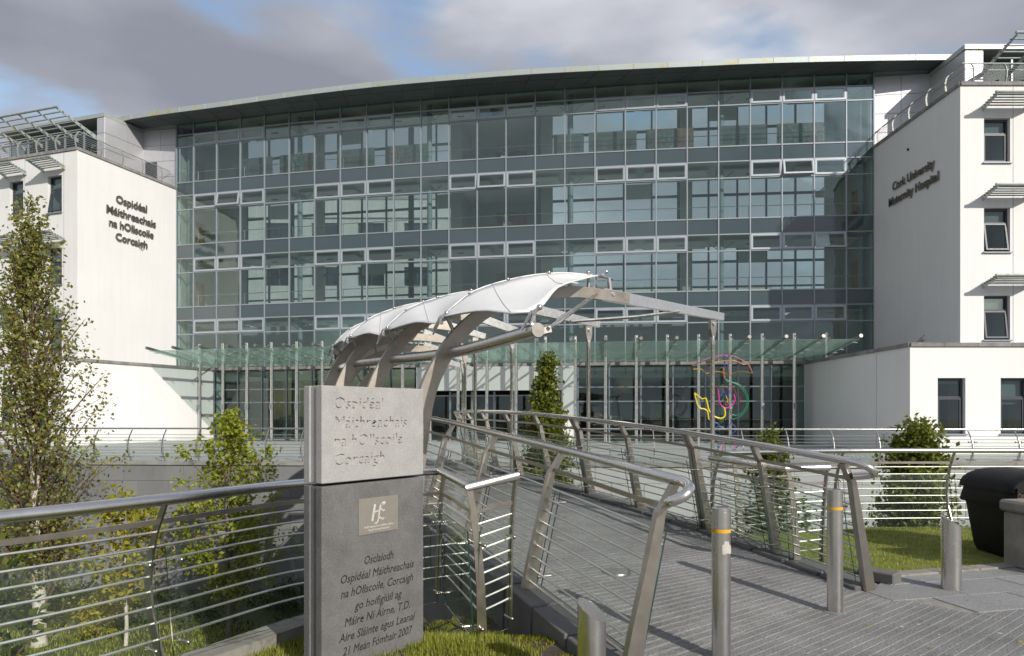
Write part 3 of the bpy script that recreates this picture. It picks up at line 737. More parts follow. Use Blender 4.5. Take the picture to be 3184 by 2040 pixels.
for i in range(n):
    a, c = e0 + .5 + (e1 - e0 - 1.35) * i / n, e0 + .5 + (e1 - e0 - 1.35) * (i + 1) / n
    blk('door_leaf', M['eglass'], None, (c - a - .1, .012, 2.6), atr, mtx=fm((a + c) / 2, .1, -.3))
    for s in (a + .03, c - .03): blk('door_stile', M['frame'], None, (.055, .07, 2.85), atr, mtx=fm(s, .1, -.17))
    blk('door_rail', M['frame'], None, (c - a - .1, .06, .08), atr, mtx=fm((a + c) / 2, .1, 1.02))
xs_ = blk('exit_sign', M['exit'], None, (.42, .05, .18), atr, mtx=fm(s_at(1408), -.1, 1.12))
b = MB(); b.box(None, (.05, .01, .09), mtx=fm(s_at(1408) - .12, -.07, 1.12)); b.box(None, (.10, .01, .025), mtx=fm(s_at(1408) - .01, -.07, 1.12)); b.box(None, (.08, .01, .12), mtx=fm(s_at(1408) + .13, -.07, 1.12)); b.build('exit_pictogram', M['exitw'], xs_)
# ground floor inside
strip_clean(gl0 - 1, gl1 + 1, .3, -8.5, -1.70, -1.605, 20).build('hall_floor', M['floorm'], atr)
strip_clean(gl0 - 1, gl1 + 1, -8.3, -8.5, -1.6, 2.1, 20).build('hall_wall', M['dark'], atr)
strip_clean(gl0 - 1, gl0 + 8.5, -4.0, -4.2, -1.6, 2.1, 8).build('hall_wall', M['inwall'], atr)
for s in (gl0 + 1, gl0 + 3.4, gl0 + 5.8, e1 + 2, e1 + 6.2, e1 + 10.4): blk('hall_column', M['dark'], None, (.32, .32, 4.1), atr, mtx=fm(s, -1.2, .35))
for u in (1990, 2110): blk('hall_window', M['blind'], None, (1.6, .05, 1.1), atr, mtx=fm(s_at(u), -8.2, .1))
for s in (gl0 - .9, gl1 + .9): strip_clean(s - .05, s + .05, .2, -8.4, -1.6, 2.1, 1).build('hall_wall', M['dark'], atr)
blk('reception_desk', M['wood'], None, (4.2, .7, 1.1), atr, mtx=fm(s_at(2150), -5.5, -1.05))
blk('hall_seat', M['dark'], None, (2.2, .6, .8), atr, mtx=fm(s_at(1960), -3.5, -1.2))
blk('hall_seat', M['wood'], None, (1.8, .6, .75), atr, mtx=fm(s_at(2230), -3.0, -1.22))

# glass canopy on steel columns in front of the ground floor
gc = thing('glass_canopy', fac(0, 1.7, -EYE), 'long green glass canopy on slim steel columns before the entrance front', 'canopy')
def colm(s, top, name='canopy_column'):
    p = fac(s, 1.75, 0)
    return MB().tube([(p.x, p.y, .0), (p.x, p.y, top + EYE)], .10, 14).build(name, M['steel'], gc, True)
cs0, cs1 = s_at(662), s_at(2545)
NC = 22; cw = (cs1 - cs0) / NC
ZB, ZF, OB, OF = 2.86, 3.42, .95, 5.9
def cz(o): return ZB + (ZF - ZB) * (o - OB) / (OF - OB)
for i in range(NC + 1):
    s = cs0 + i * cw
    if gl0 - .3 < s < gl1 + .3:
        c_ = colm(s, 4.2)
        p = fac(s, 1.82, -.35 + .9); MB().box(None, (.14, .06, .30), mtx=fm(s, 1.88, .38)).build('junction_box', M['frame'], c_)
    else:
        p = fac(s, 1.75, 0); MB().tube([(p.x, p.y, 2.86 + EYE), (p.x, p.y, 4.2 + EYE)], .10, 14).build('canopy_column', M['steel'], gc, True)
    a_, b2 = fac(s, 1.2, cz(1.2) + .12), fac(s, OF + .12, cz(OF) + .16)
    MB().tube([a_, b2], [.055, .085], 12).build('canopy_beam', M['satin'], gc, True)
    MB().tube([fac(s, 1.75, 4.12), fac(s, 3.6, cz(3.6) + .18)], .035, 8).tube([fac(s, 1.75, 4.12), fac(s, .2, 3.3)], .02, 6).build('canopy_strut', M['steel'], gc)
    if i < NC:
        for o0, o1, dz in ((OB, 3.3, 0), (3.32, OF, .0)):
            q = [(s + .015, o0), (s + cw - .015, o0), (s + cw - .015, o1), (s + .015, o1)]
            MB().hexa([fac(a, o_, cz(o_) + dz) for a, o_ in q], [fac(a, o_, cz(o_) + dz + .022) for a, o_ in q]).build('canopy_pane', M['cglass'], gc)
    cl = MB()
    for o_ in (1.3, 2.9, 3.7, 5.3):
        cl.tube([fac(s, o_, cz(o_) + .02), fac(s, o_, cz(o_) + .16)], .02, 6); cl.box(None, (.24, .04, .025), mtx=fm(s, o_, cz(o_) - .02))
    cl.build('spider_fitting', M['steel'], gc)['kind'] = 'stuff'

# ------------------------------------------------------------ white wings
def wall(name, mat_, p0, xd, width, z0, z1, holes, parent, depth=.3):
    m = frame_m(p0, xd); b = MB()
    xs = sorted({0, width} | {h[0] for h in holes} | {h[1] for h in holes}); zs = sorted({z0, z1} | {h[2] for h in holes} | {h[3] for h in holes})
    def P(x, y, z): return m @ Vector((x, y, z))
    for i in range(len(xs) - 1):
        for j in range(len(zs) - 1):
            cx, cz_ = (xs[i] + xs[i + 1]) / 2, (zs[j] + zs[j + 1]) / 2
            if any(h[0] < cx < h[1] and h[2] < cz_ < h[3] for h in holes): continue
            b.add([P(xs[i], 0, zs[j]), P(xs[i + 1], 0, zs[j]), P(xs[i + 1], 0, zs[j + 1]), P(xs[i], 0, zs[j + 1])], [(0, 1, 2, 3)])
    for a, c, lo, hi in holes:
        b.add([P(a, 0, lo), P(c, 0, lo), P(c, 0, hi), P(a, 0, hi), P(a, depth, lo), P(c, depth, lo), P(c, depth, hi), P(a, depth, hi)], [(0, 4, 7, 3), (1, 2, 6, 5), (3, 7, 6, 2), (0, 1, 5, 4)])
    return b.build(name, mat_, parent, fix=False)
def win(p0, xd, h, parent, depth=.22, tilt=0, blind=.35, sill=True, split=.68, room='dark'):
    a, c, lo, hi = h; m = frame_m(p0, xd) @ Matrix.Translation(((a + c) / 2, depth, (lo + hi) / 2)); w, H = c - a, hi - lo
    zt = -H / 2 + H * split
    b = MB()
    for cx, cz_, sx, sz in ((-w / 2 + .04, 0, .08, H), (w / 2 - .04, 0, .08, H), (0, H / 2 - .05, w - .16, .10), (0, -H / 2 + .04, w - .16, .08), (0, zt, w - .16, .07)):
        b.box(None, (sx, .09, sz), mtx=m @ Matrix.Translation((cx, 0, cz_)))
    o = b.build('window', M['dark_frame'], parent)
    blk('pane', M['wglass'], None, (w - .16, .01, H / 2 - zt - .10), o, mtx=m @ Matrix.Translation((0, .01, (zt + H / 2) / 2 - .02)))
    hs = zt + H / 2 - .10
    hm = m @ Matrix.Translation((0, -.05, zt - .03)) @ Matrix.Rotation(R(-tilt), 4, 'X')
    b = MB()
    for cx, cz_, sx, sz in ((-w / 2 + .11, -hs / 2, .07, hs), (w / 2 - .11, -hs / 2, .07, hs), (0, -.035, w - .29, .07), (0, -hs + .035, w - .29, .07)):
        b.box(None, (sx, .06, sz), mtx=hm @ Matrix.Translation((cx, 0, cz_)))
    sa = b.build('casement', M['dark_frame'], o)
    blk('casement_pane', M['wglass'], None, (w - .29, .01, hs - .12), o, mtx=hm @ Matrix.Translation((0, 0, -hs / 2)))
    bl = H * blind
    blk('blind', M['blind'], None, (w - .18, .012, bl), o, mtx=m @ Matrix.Translation((0, .14, H / 2 - bl / 2 - .1)))
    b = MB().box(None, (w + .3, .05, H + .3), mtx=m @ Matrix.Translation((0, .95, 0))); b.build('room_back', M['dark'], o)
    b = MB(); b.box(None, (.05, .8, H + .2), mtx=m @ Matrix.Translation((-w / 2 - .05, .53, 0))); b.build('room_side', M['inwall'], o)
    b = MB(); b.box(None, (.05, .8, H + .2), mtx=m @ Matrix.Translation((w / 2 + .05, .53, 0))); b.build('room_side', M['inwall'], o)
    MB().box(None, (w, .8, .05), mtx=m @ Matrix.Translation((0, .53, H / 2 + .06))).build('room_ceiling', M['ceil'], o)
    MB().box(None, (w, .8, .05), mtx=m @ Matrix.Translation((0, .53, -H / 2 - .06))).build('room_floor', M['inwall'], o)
    if sill: blk('sill', M['frame'], None, (w + .12, .36, .05), o, mtx=m @ Matrix.Translation((0, -.13, -H / 2 - .022)))
    return o
def sunshade(p0, xd, x0, x1, z, parent, out=.95, n=6, arms=2, mat_='ltub', rise=.25):
    m = frame_m(p0, xd); b = MB()
    def P(x, y, zz): return m @ Vector((x, y, zz))
    t = thing('sunshade', P((x0 + x1) / 2, 0, z)); adopt(t, parent)
    for k in range(arms):
        x = x0 + (x1 - x0) * k / (arms - 1)
        MB().hexa([P(x - .02, .05, z - .13), P(x + .02, .05, z - .13), P(x + .02, .05, z + .13), P(x - .02, .05, z + .13)],
                  [P(x - .02, -out, z + rise - .05), P(x + .02, -out, z + rise - .05), P(x + .02, -out, z + rise + .05), P(x - .02, -out, z + rise + .05)]).build('arm', M['fascia'], t)
    for k in range(n):
        y = -out * (k + 1) / n; zz = z + .04 + rise * (k + 1) / n
        MB().tube([P(x0 - .1, y, zz), P(x1 + .1, y, zz)], .065 if k == n - 1 else .04, 8).build('slat', M[mat_], t, True)
    return t
def coping(pts, parent, z, w=.5, h=.16, inset=.18, piece=1.3):
    for (x0, y0), (x1, y1) in zip(pts, pts[1:]):
        a, c = Vector((x0, y0, 0)), Vector((x1, y1, 0)); e_ = c - a; l = e_.length; e_.normalize(); nv = Vector((-e_.y, e_.x, 0)); ang = math.atan2(e_.y, e_.x)
        n = max(1, round(l / piece)); q = l / n
        for k in range(n):
            p = a + e_ * (k + .5) * q + nv * inset; p.z = z - h / 2
            bevblk('coping_stone', M['coping'], (round(q, 3) - .006, w, h), parent, p, ang, .01)
UPZ, LOZ = 14.55 + EYE, 2.80 + EYE
# --- left wing
Lc = Vector((-23.75, 37.3, 0)); Ld = Vector((.3056, .952, 0)).normalized(); Lf = Vector((-Ld.y, Ld.x, 0))
lw = thing('hospital_wing', Lc, 'white rendered wing with Irish lettering on its sunlit wall, left of the glass front', 'building')
LEN = 14.0
wh = []
for s0 in (1.13, 4.03, 6.93, 9.83):
    for zl in (11.1, 7.1, 3.15): wh.append((LEN - s0 - 1.05, LEN - s0, zl + EYE, zl + 2.05 + EYE))
pf = Lc + Lf * LEN
wall('wall', M['render'], pf, -Lf, LEN, 2.5, UPZ - .16, wh, lw)
for h in wh: win(pf, -Lf, h, lw, tilt=random.choice([0, 6, 9]), blind=random.choice([.3, .5, .95]))
for h in wh: sunshade(pf, -Lf, h[0] - .25, h[1] + .25, h[3] + .35, lw)
wall('wall', M['render'], Lc, Ld, 7.3, 2.5, UPZ - .16, [], lw)
MB().prism([tuple(p.xy) for p in (Lc + Ld * .05 + Lf * .05, Lc + Ld * 7.3 + Lf * .05, Lc + Ld * 14 + Lf * LEN, Lc + Ld * .05 + Lf * LEN)], UPZ - .34, UPZ - .22).build('flat_roof', M['roofm'], lw)
coping([tuple((Lc + Lf * LEN).xy), tuple(Lc.xy), tuple((Lc + Ld * 7.1).xy)], lw, UPZ, inset=.19)
m = frame_m(Lc, Ld)
for s, z, w in (('Ospidéal', 12.25, 2.2), ('Máithreachais', 11.5, 3.5), ('na hOllscoile', 10.78, 3.15), ('Corcaigh', 10.06, 2.25)):
    text('wall_lettering', s, .60, m @ Matrix.Translation((3.5, -.085, z + EYE)), [M['letter'], M['lettersh']], lw, .022, 0, 'CENTER', w, .011)
# lower block of the left wing
La, Lb = Vector((-22.3, 34.0, 0)), Vector((-18.55, 43.0, 0)); ld = (Lb - La).normalized(); lf = Vector((-ld.y, ld.x, 0))
wall('lower_wall', M['render'], La, ld, (Lb - La).length + .6, -.02, LOZ - .16, [], lw)
lh = [(12 - s - 1.1, 12 - s, .82, 3.02) for s in (1.2, 4.1, 7.0)]
wall('lower_wall', M['render'], La + lf * 12, -lf, 12, -.02, LOZ - .16, lh, lw)
for h in lh: win(La + lf * 12, -lf, h, lw, blind=.3, split=.65)
MB().prism([tuple(p.xy) for p in (La + ld * .06 + lf * .06, Lb + lf * .06, Lb + lf * 4, La + lf * 12 + ld * .06)], LOZ - .34, LOZ - .2).build('lower_roof', M['roofm'], lw)
coping([tuple((La + lf * 12).xy), tuple(La.xy), tuple((Lb + ld * .6).xy)], lw, LOZ)
# penthouse cladding on the left
def clad(name, p0, xd, width, z0, z1, parent, nx, nz, door=None):
    m = frame_m(p0, xd); w, h = width / nx, (z1 - z0) / nz
    MB().box(None, (width, .1, z1 - z0), mtx=m @ Matrix.Translation((width / 2, .09, (z0 + z1) / 2))).build('cladding_frame', M['dark_frame'], parent)
    for i in range(nx):
        for j in range(nz):
            bevblk('cladding_panel', M['clad'], (round(w, 3) - .018, .03, round(h, 3) - .018), parent, None, 0, .004, m @ Matrix.Translation(((i + .5) * w, 0, z0 + (j + .5) * h)))
pA, pI, pC = Vector((-25.0, 41.9, 0)), Vector((-24.0, 44.5, 0)), Vector((-21.62, 44.15, 0))
ZP = 18.2 + EYE
clad('x', pA, pI - pA, (pI - pA).length, 14.3 + EYE, ZP, lw, 2, 4)
clad('x', pI, pC - pI, (pC - pI).length, 14.3 + EYE, ZP + .2, lw, 2, 4)
dm = frame_m(pI, pC - pI) @ Matrix.Translation((.55, -.03, 15.25 + EYE))
d_ = blk('roof_door', M['dark_frame'], None, (.8, .06, 2.1), lw, mtx=dm); blk('door_handle', M['steel'], None, (.14, .05, .03), d_, mtx=dm @ Matrix.Translation((.28, -.05, -.1)))
clad('x', pA + Lf * .6, -Lf, .6, 14.3 + EYE, ZP, lw, 1, 4)
MB().prism([tuple(p.xy) for p in (pA + Lf * 9 - Ld * .05, pA - Ld * .05, pI, pI + Lf * 9)], ZP + .002, ZP + .24).build('penthouse_roof', M['fascia'], lw)
pg = pA + Lf * .62 + Ld * .5
for k in range(5): blk('penthouse_pane', M['wglass'], None, (1.5, .02, 3.2), lw, mtx=frame_m(pg + Lf * (1.6 * k + .8) + Vector((0, 0, 16.1 + EYE)), -Lf))
for k in range(6): blk('penthouse_mullion', M['frame'], None, (.09, .12, 3.6), lw, mtx=frame_m(pg + Lf * (1.6 * k) + Vector((0, 0, 16.1 + EYE)), -Lf))
MB().box(None, (9, .1, 4), mtx=frame_m(pg + Lf * 4.2 + Ld * 1.5 + Vector((0, 0, 16.1 + EYE)), -Lf)).build('penthouse_back', M['dark'], lw)
ps = pA + Lf * 12
sunshade(ps, -Lf, .8, 11.3, 17.0 + EYE, lw, out=2.6, n=7, arms=8, rise=.75)
# --- right wing
Rc = Vector((19.7, 30.0, 0)); X_ = Vector((1, 0, 0)); Y_ = Vector((0, 1, 0))
rw = thing('hospital_wing', Rc, 'white rendered wing with English lettering on its shaded wall, right of the glass front', 'building')
wh = []
for x0 in (1.04, 3.98, 6.9):
    for zl in (11.02, 7.08, 3.22): wh.append((x0, x0 + 1.15, zl + EYE, zl + 1.95 + EYE))
wall('wall', M['render'], Rc, X_, 12, 2.5, UPZ - .16, wh, rw)
for k, h in enumerate(wh): win(Rc, X_, h, rw, tilt=(0, 9, 7)[k % 3], blind=(.28, .25, .3)[k % 3])
for h in wh: sunshade(Rc, X_, h[0] - .05, h[1] + .75, h[3] + .42, rw)
wall('wall', M['render'], Rc + Y_ * 7.6, -Y_, 7.6, 2.5, UPZ - .16, [], rw)
MB().prism([(19.75, 30.05), (31.7, 30.05), (31.7, 45), (19.75, 45)], UPZ - .34, UPZ - .22).build('flat_roof', M['roofm'], rw)
coping([(19.7, 37.3), (19.7, 30.0), (31.7, 30.0)], rw, UPZ)
m = frame_m(Rc + Y_ * 7.6, -Y_)
for s, z, w, d in (('Cork University', 11.47, 3.5, 33.5), ('Maternity Hospital', 10.75, 4.15, 33.5)):
    text('wall_lettering', s, .60, m @ Matrix.Translation((37.6 - d, -.06, z + EYE)), [M['letter'], M['lettersh']], rw, .022, 0, 'CENTER', w, .011)
MB().ball((19.66, 33.9, 13.1 + EYE), .06).build('wall_camera', M['black'], rw, True)
Ra = Vector((15.8, 27.1, 0))
wall('lower_wall', M['render'], Ra + Y_ * 11.0, -Y_, 11.0, -.02, LOZ - .16, [], rw)
lh = [(1.1, 2.2, .80, 3.02), (3.6, 4.7, .80, 3.02), (6.5, 7.6, .80, 3.02)]
wall('lower_wall', M['render'], Ra, X_, 16, -.02, LOZ - .16, lh, rw)
for k, h in enumerate(lh): win(Ra, X_, h, rw, blind=(.06, .42, .3)[k], split=.66)
MB().prism([(15.86, 27.16), (31.7, 27.16), (31.7, 30.5), (20.2, 30.5), (20.2, 38), (15.86, 38)], LOZ - .34, LOZ - .2).build('lower_roof', M['roofm'], rw)
coping([(15.8, 38.0), (15.8, 27.1), (31.8, 27.1)], rw, LOZ)
pI, pA, pC = Vector((22.65, 37.0, 0)), Vector((22.7, 34.2, 0)), Vector((19.72, 37.35, 0))
clad('x', pC, pI - pC, (pI - pC).length, 14.3 + EYE, ZP + .2, rw, 2, 4)
clad('x', pI, pA - pI, (pI - pA).length, 14.3 + EYE, ZP, rw, 2, 4)
clad('x', pA, X_, .9, 14.3 + EYE, ZP, rw, 1, 4)
MB().prism([(22.62, 34.1), (31.7, 34.1), (31.7, 40), (22.62, 40)], ZP + .002, ZP + .24).build('penthouse_roof', M['fascia'], rw)
for k in range(5): blk('penthouse_pane', M['wglass'], (23.7 + .8 + 1.6 * k, 34.6, 16.1 + EYE), (1.5, .02, 3.2), rw)
for k in range(6): blk('penthouse_mullion', M['frame'], (23.7 + 1.6 * k, 34.6, 16.1 + EYE), (.09, .12, 3.6), rw)
blk('penthouse_back', M['dark'], (27.5, 36.2, 16.1 + EYE), (8, .1, 4), rw)
sunshade(Vector((23.3, 34.3, 0)), X_, .2, 8.2, 16.9 + EYE, rw, out=2.6, n=7, arms=7, rise=.75)
for x_ in (2.32, 5.25): blk('movement_joint', M['coping'], (19.7 + x_, 29.998, (UPZ + 4.3) / 2), (.018, .008, UPZ - 4.6), rw)
for s_ in (.98, 3.9): blk('movement_joint', M['coping'], None, (.018, .008, UPZ - 4.6), lw, mtx=frame_m(Lc + Lf * s_ + Vector((0, 0, (UPZ + 4.3) / 2)), -Lf))
for y_ in (29.6,): blk('movement_joint', M['coping'], (15.798, y_, LOZ / 2 - .1), (.008, .018, LOZ - .3), rw)
# rear building seen through the upper windows
for x0, w_, top_, lab in ((-32, 29, 21.0, 'tall white block behind the glass building, seen through its left windows'), (-2.5, 26, 13.0, 'lower white block behind the glass building, seen through its right windows')):
    rb = thing('rear_building', (x0, 62, LOW), lab, 'building')
    hs = [(1.2 + 4.2 * i, 3.6 + 4.2 * i, z, z + 1.7) for i in range(int((w_ - 3) / 4.2)) for z in (5.2, 9.2, 13.2, 17.2) if z + 2.5 < top_]
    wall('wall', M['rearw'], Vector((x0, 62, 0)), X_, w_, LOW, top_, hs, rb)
    for zz in (6.0, 10.0, 14.0, 18.0):
        if zz < top_: blk('ledge', M['coping'], (x0 + w_ / 2, 61.95, zz + 1.35), (w_, .12, .10), rb)
    for h in hs:
        blk('window', M['wglass'], (x0 + (h[0] + h[1]) / 2, 62.25, (h[2] + h[3]) / 2), (2.4, .05, 1.7), rb)
        blk('window_bar', M['dark_frame'], (x0 + (h[0] + h[1]) / 2, 62.2, (h[2] + h[3]) / 2), (.08, .06, 1.7), rb)
    blk('backing', M['dark'], (x0 + w_ / 2, 63, (top_ + LOW) / 2 - .2), (w_ - .2, .2, top_ - LOW - .5), rb)
    blk('parapet', M['coping'], (x0 + w_ / 2, 62.2, top_ + .08), (w_ + .2, .5, .15), rb)

# ------------------------------------------------------------ railings
def curve_at(P, d):
    acc = 0
    for i in range(len(P) - 1):
        l = (P[i + 1] - P[i]).length
        if acc + l >= d or i == len(P) - 2: return P[i].lerp(P[i + 1], min(1, max(0, (d - acc) / max(1e-9, l)))), (P[i + 1] - P[i]).normalized()
        acc += l
def plen(P): return sum((P[i + 1] - P[i]).length for i in range(len(P) - 1))
_clampm = {}
def clamp_mesh(k=1.0):
    if k not in _clampm:
        b = MB(); b.tube([(0, -.06 * k, 0), (0, .05 * k, 0)], .008 * k, 6); b.ball((0, -.065 * k, 0), .016 * k, 8, 5)
        _clampm[k] = b.mesh('glass_clamp', M['satin'], True)
    return _clampm[k]
def railing(name, label, group, base, posts, prof, H, rods, side=1, tube_r=.032, rod_r=.0085, flat=None, glass=None, post_w=(.10, .05), post_t=.018, mat_post='satin', ends=(0, 0), twin=(), gz=(.06, .86), clamps=True, mat_tube='steel', rodn=6):
    """base: path of the posts' feet; prof: (sideways, height) of the post; side: +1 leans to the left of the path"""
    B = [Vector(p) for p in base]
    t = thing(name, B[0], label, 'railing', group)
    def nrm(i):
        a = B[min(i + 1, len(B) - 1)] - B[max(i - 1, 0)]; a.z = 0; a.normalize(); return Vector((-a.y, a.x, 0)) * side
    def off(z):
        for (o0, z0), (o1, z1) in zip(prof, prof[1:]):
            if z0 <= z <= z1: return o0 + (o1 - o0) * (z - z0) / max(1e-6, z1 - z0)
        return prof[-1][0] if z > prof[-1][1] else prof[0][0]
    def line(z, extra=0): return [B[i] + nrm(i) * (off(z) + extra) + Vector((0, 0, z)) for i in range(len(B))]
    top = line(H)
    tp = list(top)
    for e_, idx in ((ends[0], 0), (ends[1], -1)):
        if e_:
            p = tp[idx]; q = tp[1] if idx == 0 else tp[-2]; d = (p - q).normalized(); nv = nrm(0 if idx == 0 else len(B) - 1)
            f_ = line(H - .16, .0)[idx]
            loop = [p + d * .10 * e_ , p + d * .20 * e_ - nv * .03 + Vector((0, 0, -.02)), p + d * .23 * e_ - nv * .09 + Vector((0, 0, -.06)), p + d * .17 * e_ - nv * .15 + Vector((0, 0, -.105)), f_ + d * .04 * e_ + Vector((0, 0, .02))]
            loop = smoothpath([p] + loop, 5)[1:]
            tp = (loop[::-1] + tp) if idx == 0 else (tp + loop)
    MB().tube(tp, tube_r, 14).build('top_tube', M[mat_tube], t, True)
    if flat: MB().bar(line(flat), .012, .032).build('flat_rail', M[mat_post], t)
    for z in rods: MB().tube(line(z), rod_r, rodn).build('rod', M['rod'], t, True)
    Ltot = plen(B); pp = posts
    for k, d in enumerate(pp):
        p, tg = curve_at(B, d); tg.z = 0; tg.normalize(); nv = Vector((-tg.y, tg.x, 0)) * side
        for dd in ((-.035, .035) if k in twin else (0,)):
            c = p + tg * dd
            zs = [z for o, z in prof]
            n_ = len(prof)
            cw_ = [post_w[0] + (post_w[1] - post_w[0]) * z / zs[-1] for z in zs]
            MB().bar([c + nv * o + Vector((0, 0, z - (.03 if i == 0 else 0))) for i, (o, z) in enumerate(prof)], cw_, post_t, side=nv if len(prof) < 9 else None).build('post', M[mat_post], t, False) if False else \
                _post(c, nv, tg, prof, cw_, post_t, t, M[mat_post])
    if glass is not None:
        for k in range(len(pp) - 1):
            a, ta = curve_at(B, pp[k] + .04); c, tc_ = curve_at(B, pp[k + 1] - .04)
            if (c - a).length < .25: continue
            tg = (c - a); tg.z = 0; tg.normalize(); nv = Vector((-tg.y, tg.x, 0)) * side
            o0, o1 = off(gz[0]) + glass, off(gz[1]) + glass
            q = [a + nv * o0 + Vector((0, 0, gz[0])), c + nv * o0 + Vector((0, 0, gz[0])), c + nv * o1 + Vector((0, 0, gz[1])), a + nv * o1 + Vector((0, 0, gz[1]))]
            th = nv * .012
            mb = MB().hexa(q, [x + th for x in q]); mb.mi = [0, 0, 1, 1, 1, 1]
            g_ = mb.build('glass_panel', [M['bglass'], M['gedge']], t)
            if clamps:
                for x in (0, 1):
                    for zf in (.12, .88):
                        pt = q[0].lerp(q[1], .035 if x == 0 else .965).lerp(q[3].lerp(q[2], .035 if x == 0 else .965), zf)
                        link('glass_clamp', clamp_mesh(clamps), g_, frame_m(pt, tg * side))
    return t
def _post(c, nv, tg, prof, ws, th, parent, mat_):
    vs = []; n_ = len(prof)
    for i, (o, z) in enumerate(prof):
        p = c + nv * o + Vector((0, 0, z - (.04 if i == 0 else 0)))
        for a, b_ in ((1, 1), (-1, 1), (-1, -1), (1, -1)): vs.append(p + nv * ws[i] / 2 * a + tg * th / 2 * b_)
    fs = [(i * 4 + j, i * 4 + (j + 1) % 4, i * 4 + 4 + (j + 1) % 4, i * 4 + 4 + j) for i in range(n_ - 1) for j in range(4)] + [(3, 2, 1, 0), tuple(range((n_ - 1) * 4, n_ * 4))]
    return MB().add(vs, fs).build('post', mat_, parent)
stiff = [(.07, 0), (.06, .3), (.04, .6), (.0, .9), (-.03, 1.05)]
def with_z(P, Z): return [Vector((x, y, z)) for (x, y), z in zip(P, Z)]
rodz = [.10 + .098 * k for k in range(9)]
# bridge railings: posts lean in over the deck
lean = [(0, 0), (-.07, .3), (-.145, .62), (-.225, 1.0), (-.27, 1.06), (-.335, 1.17)]
rbp = smoothpath(with_z(RB, DZ), 4)
def cum(P, n):
    out = [0]
    for i in range(1, len(P)): out.append(out[-1] + (P[i] - P[i - 1]).length)
    return out[::n]
railing('bridge_railing', 'steel and glass balustrade along the right side of the footbridge', None, rbp, cum(rbp, 4), [(-o, z) for o, z in lean], 1.2, rodz, side=1, tube_r=.034, flat=1.03, glass=.10, post_w=(.125, .05), post_t=.055, ends=(1, 1), twin=(2, 4, 6))
LZ = [deckpt(i / (len(LBx) - 1), 0).z for i in range(len(LB))]
lbp = smoothpath(with_z(LB, LZ), 4)
railing('bridge_railing', 'steel and glass balustrade along the left side of the footbridge, beside the monument', None, lbp, cum(lbp, 4), [(-o, z) for o, z in lean], 1.2, rodz, side=-1, tube_r=.034, flat=1.03, glass=.10, post_w=(.125, .05), post_t=.055, ends=(1, 0))
# S-shaped posts of the court railings (bowed towards the drop)
bow = [(-.02, 0), (.05, .12), (.115, .30), (.135, .48), (.115, .66), (.06, .84), (-.02, 1.0), (-.045, 1.05)]
def bow_s(h, k=1): return [(o * k, z * h / 1.05) for o, z in bow]
lcz = [.12, .12, .12, .05, .0, .0]
lcp = smoothpath([(-8, -3, .12), (-4.2, 1.35, .12)] + [(x, y, z) for (x, y), z in zip(LC[:3], lcz)] + [(-1.12, 5.62, .06)], 5)
kerb = MB()
HR = .98
railing('court_railing', 'long steel rail with rods and glass in the left foreground, behind the monument', None, lcp, [3.0, 5.0, plen(lcp) - 5.4, plen(lcp) - 3.6, plen(lcp) - 1.80, plen(lcp) - .08], bow_s(.97), HR, [.02 + .094 * k for k in range(1, 9)], side=1, tube_r=.036, flat=.84, glass=-.07, post_w=(.075, .045), post_t=.014, gz=(.03, .68))
s3 = [Vector((-1.06, 5.68, .06)), Vector((-.62, 6.05, .05)), Vector((-.29, 5.06, .02)), Vector((.03, 5.24, .08))]
railing('court_railing', 'short cranked rail with glass between the monument and the footbridge', None, s3, [.15, plen(s3[:2]), plen(s3[:3]), plen(s3) - .02], stiff, 1.06, [.02 + .094 * k for k in range(1, 9)], side=1, tube_r=.034, flat=.86, glass=-.06, post_w=(.075, .045), post_t=.014, gz=(-.1, .72))
for (a, c) in zip(lcp[5:], lcp[6:]):
    l = (c - a).length; ang = math.atan2(c.y - a.y, c.x - a.x); mm = (a + c) / 2
    kerb.box((mm.x, mm.y, -.095), (l * .995, .22, .34), ang)
tag(kerb.build('kerb', M['kerbc']), 'mossy concrete kerb under the left foreground rail', 'kerb')
rcp = [Vector((x, y, z)) for x, y, z in ((2.66, 9.05, -.06), (4.7, 9.85, -.07), (6.9, 10.08, -.08), (9.5, 10.16, -.08), (14, 10.16, -.08))]
rcs = smoothpath(rcp, 4)
railing('court_railing', 'bowed steel rail with rods and glass behind the right lawn and bin', None, rcs, [.1, 1.15, 2.25, 4.0, 5.85, 7.7, 9.5], bow_s(1.14), 1.15, [.04 + .108 * k for k in range(1, 9)], side=1, tube_r=.036, flat=.97, glass=-.07, post_w=(.075, .045), post_t=.014, gz=(.03, .82))
s3 = [Vector((2.64, 8.98, -.06)), Vector((2.86, 7.0, -.04)), Vector((3.26, 7.06, -.03))]
railing('court_railing', 'short cranked rail joining the right lawn rail to the footbridge', None, s3, [.7, plen(s3[:2]), plen(s3) - .02], [(o, z * 1.03) for o, z in stiff], 1.09, [.04 + .1 * k for k in range(1, 9)], side=1, tube_r=.036, flat=.93, glass=-.06, post_w=(.075, .045), post_t=.014, gz=(-.02, .78))
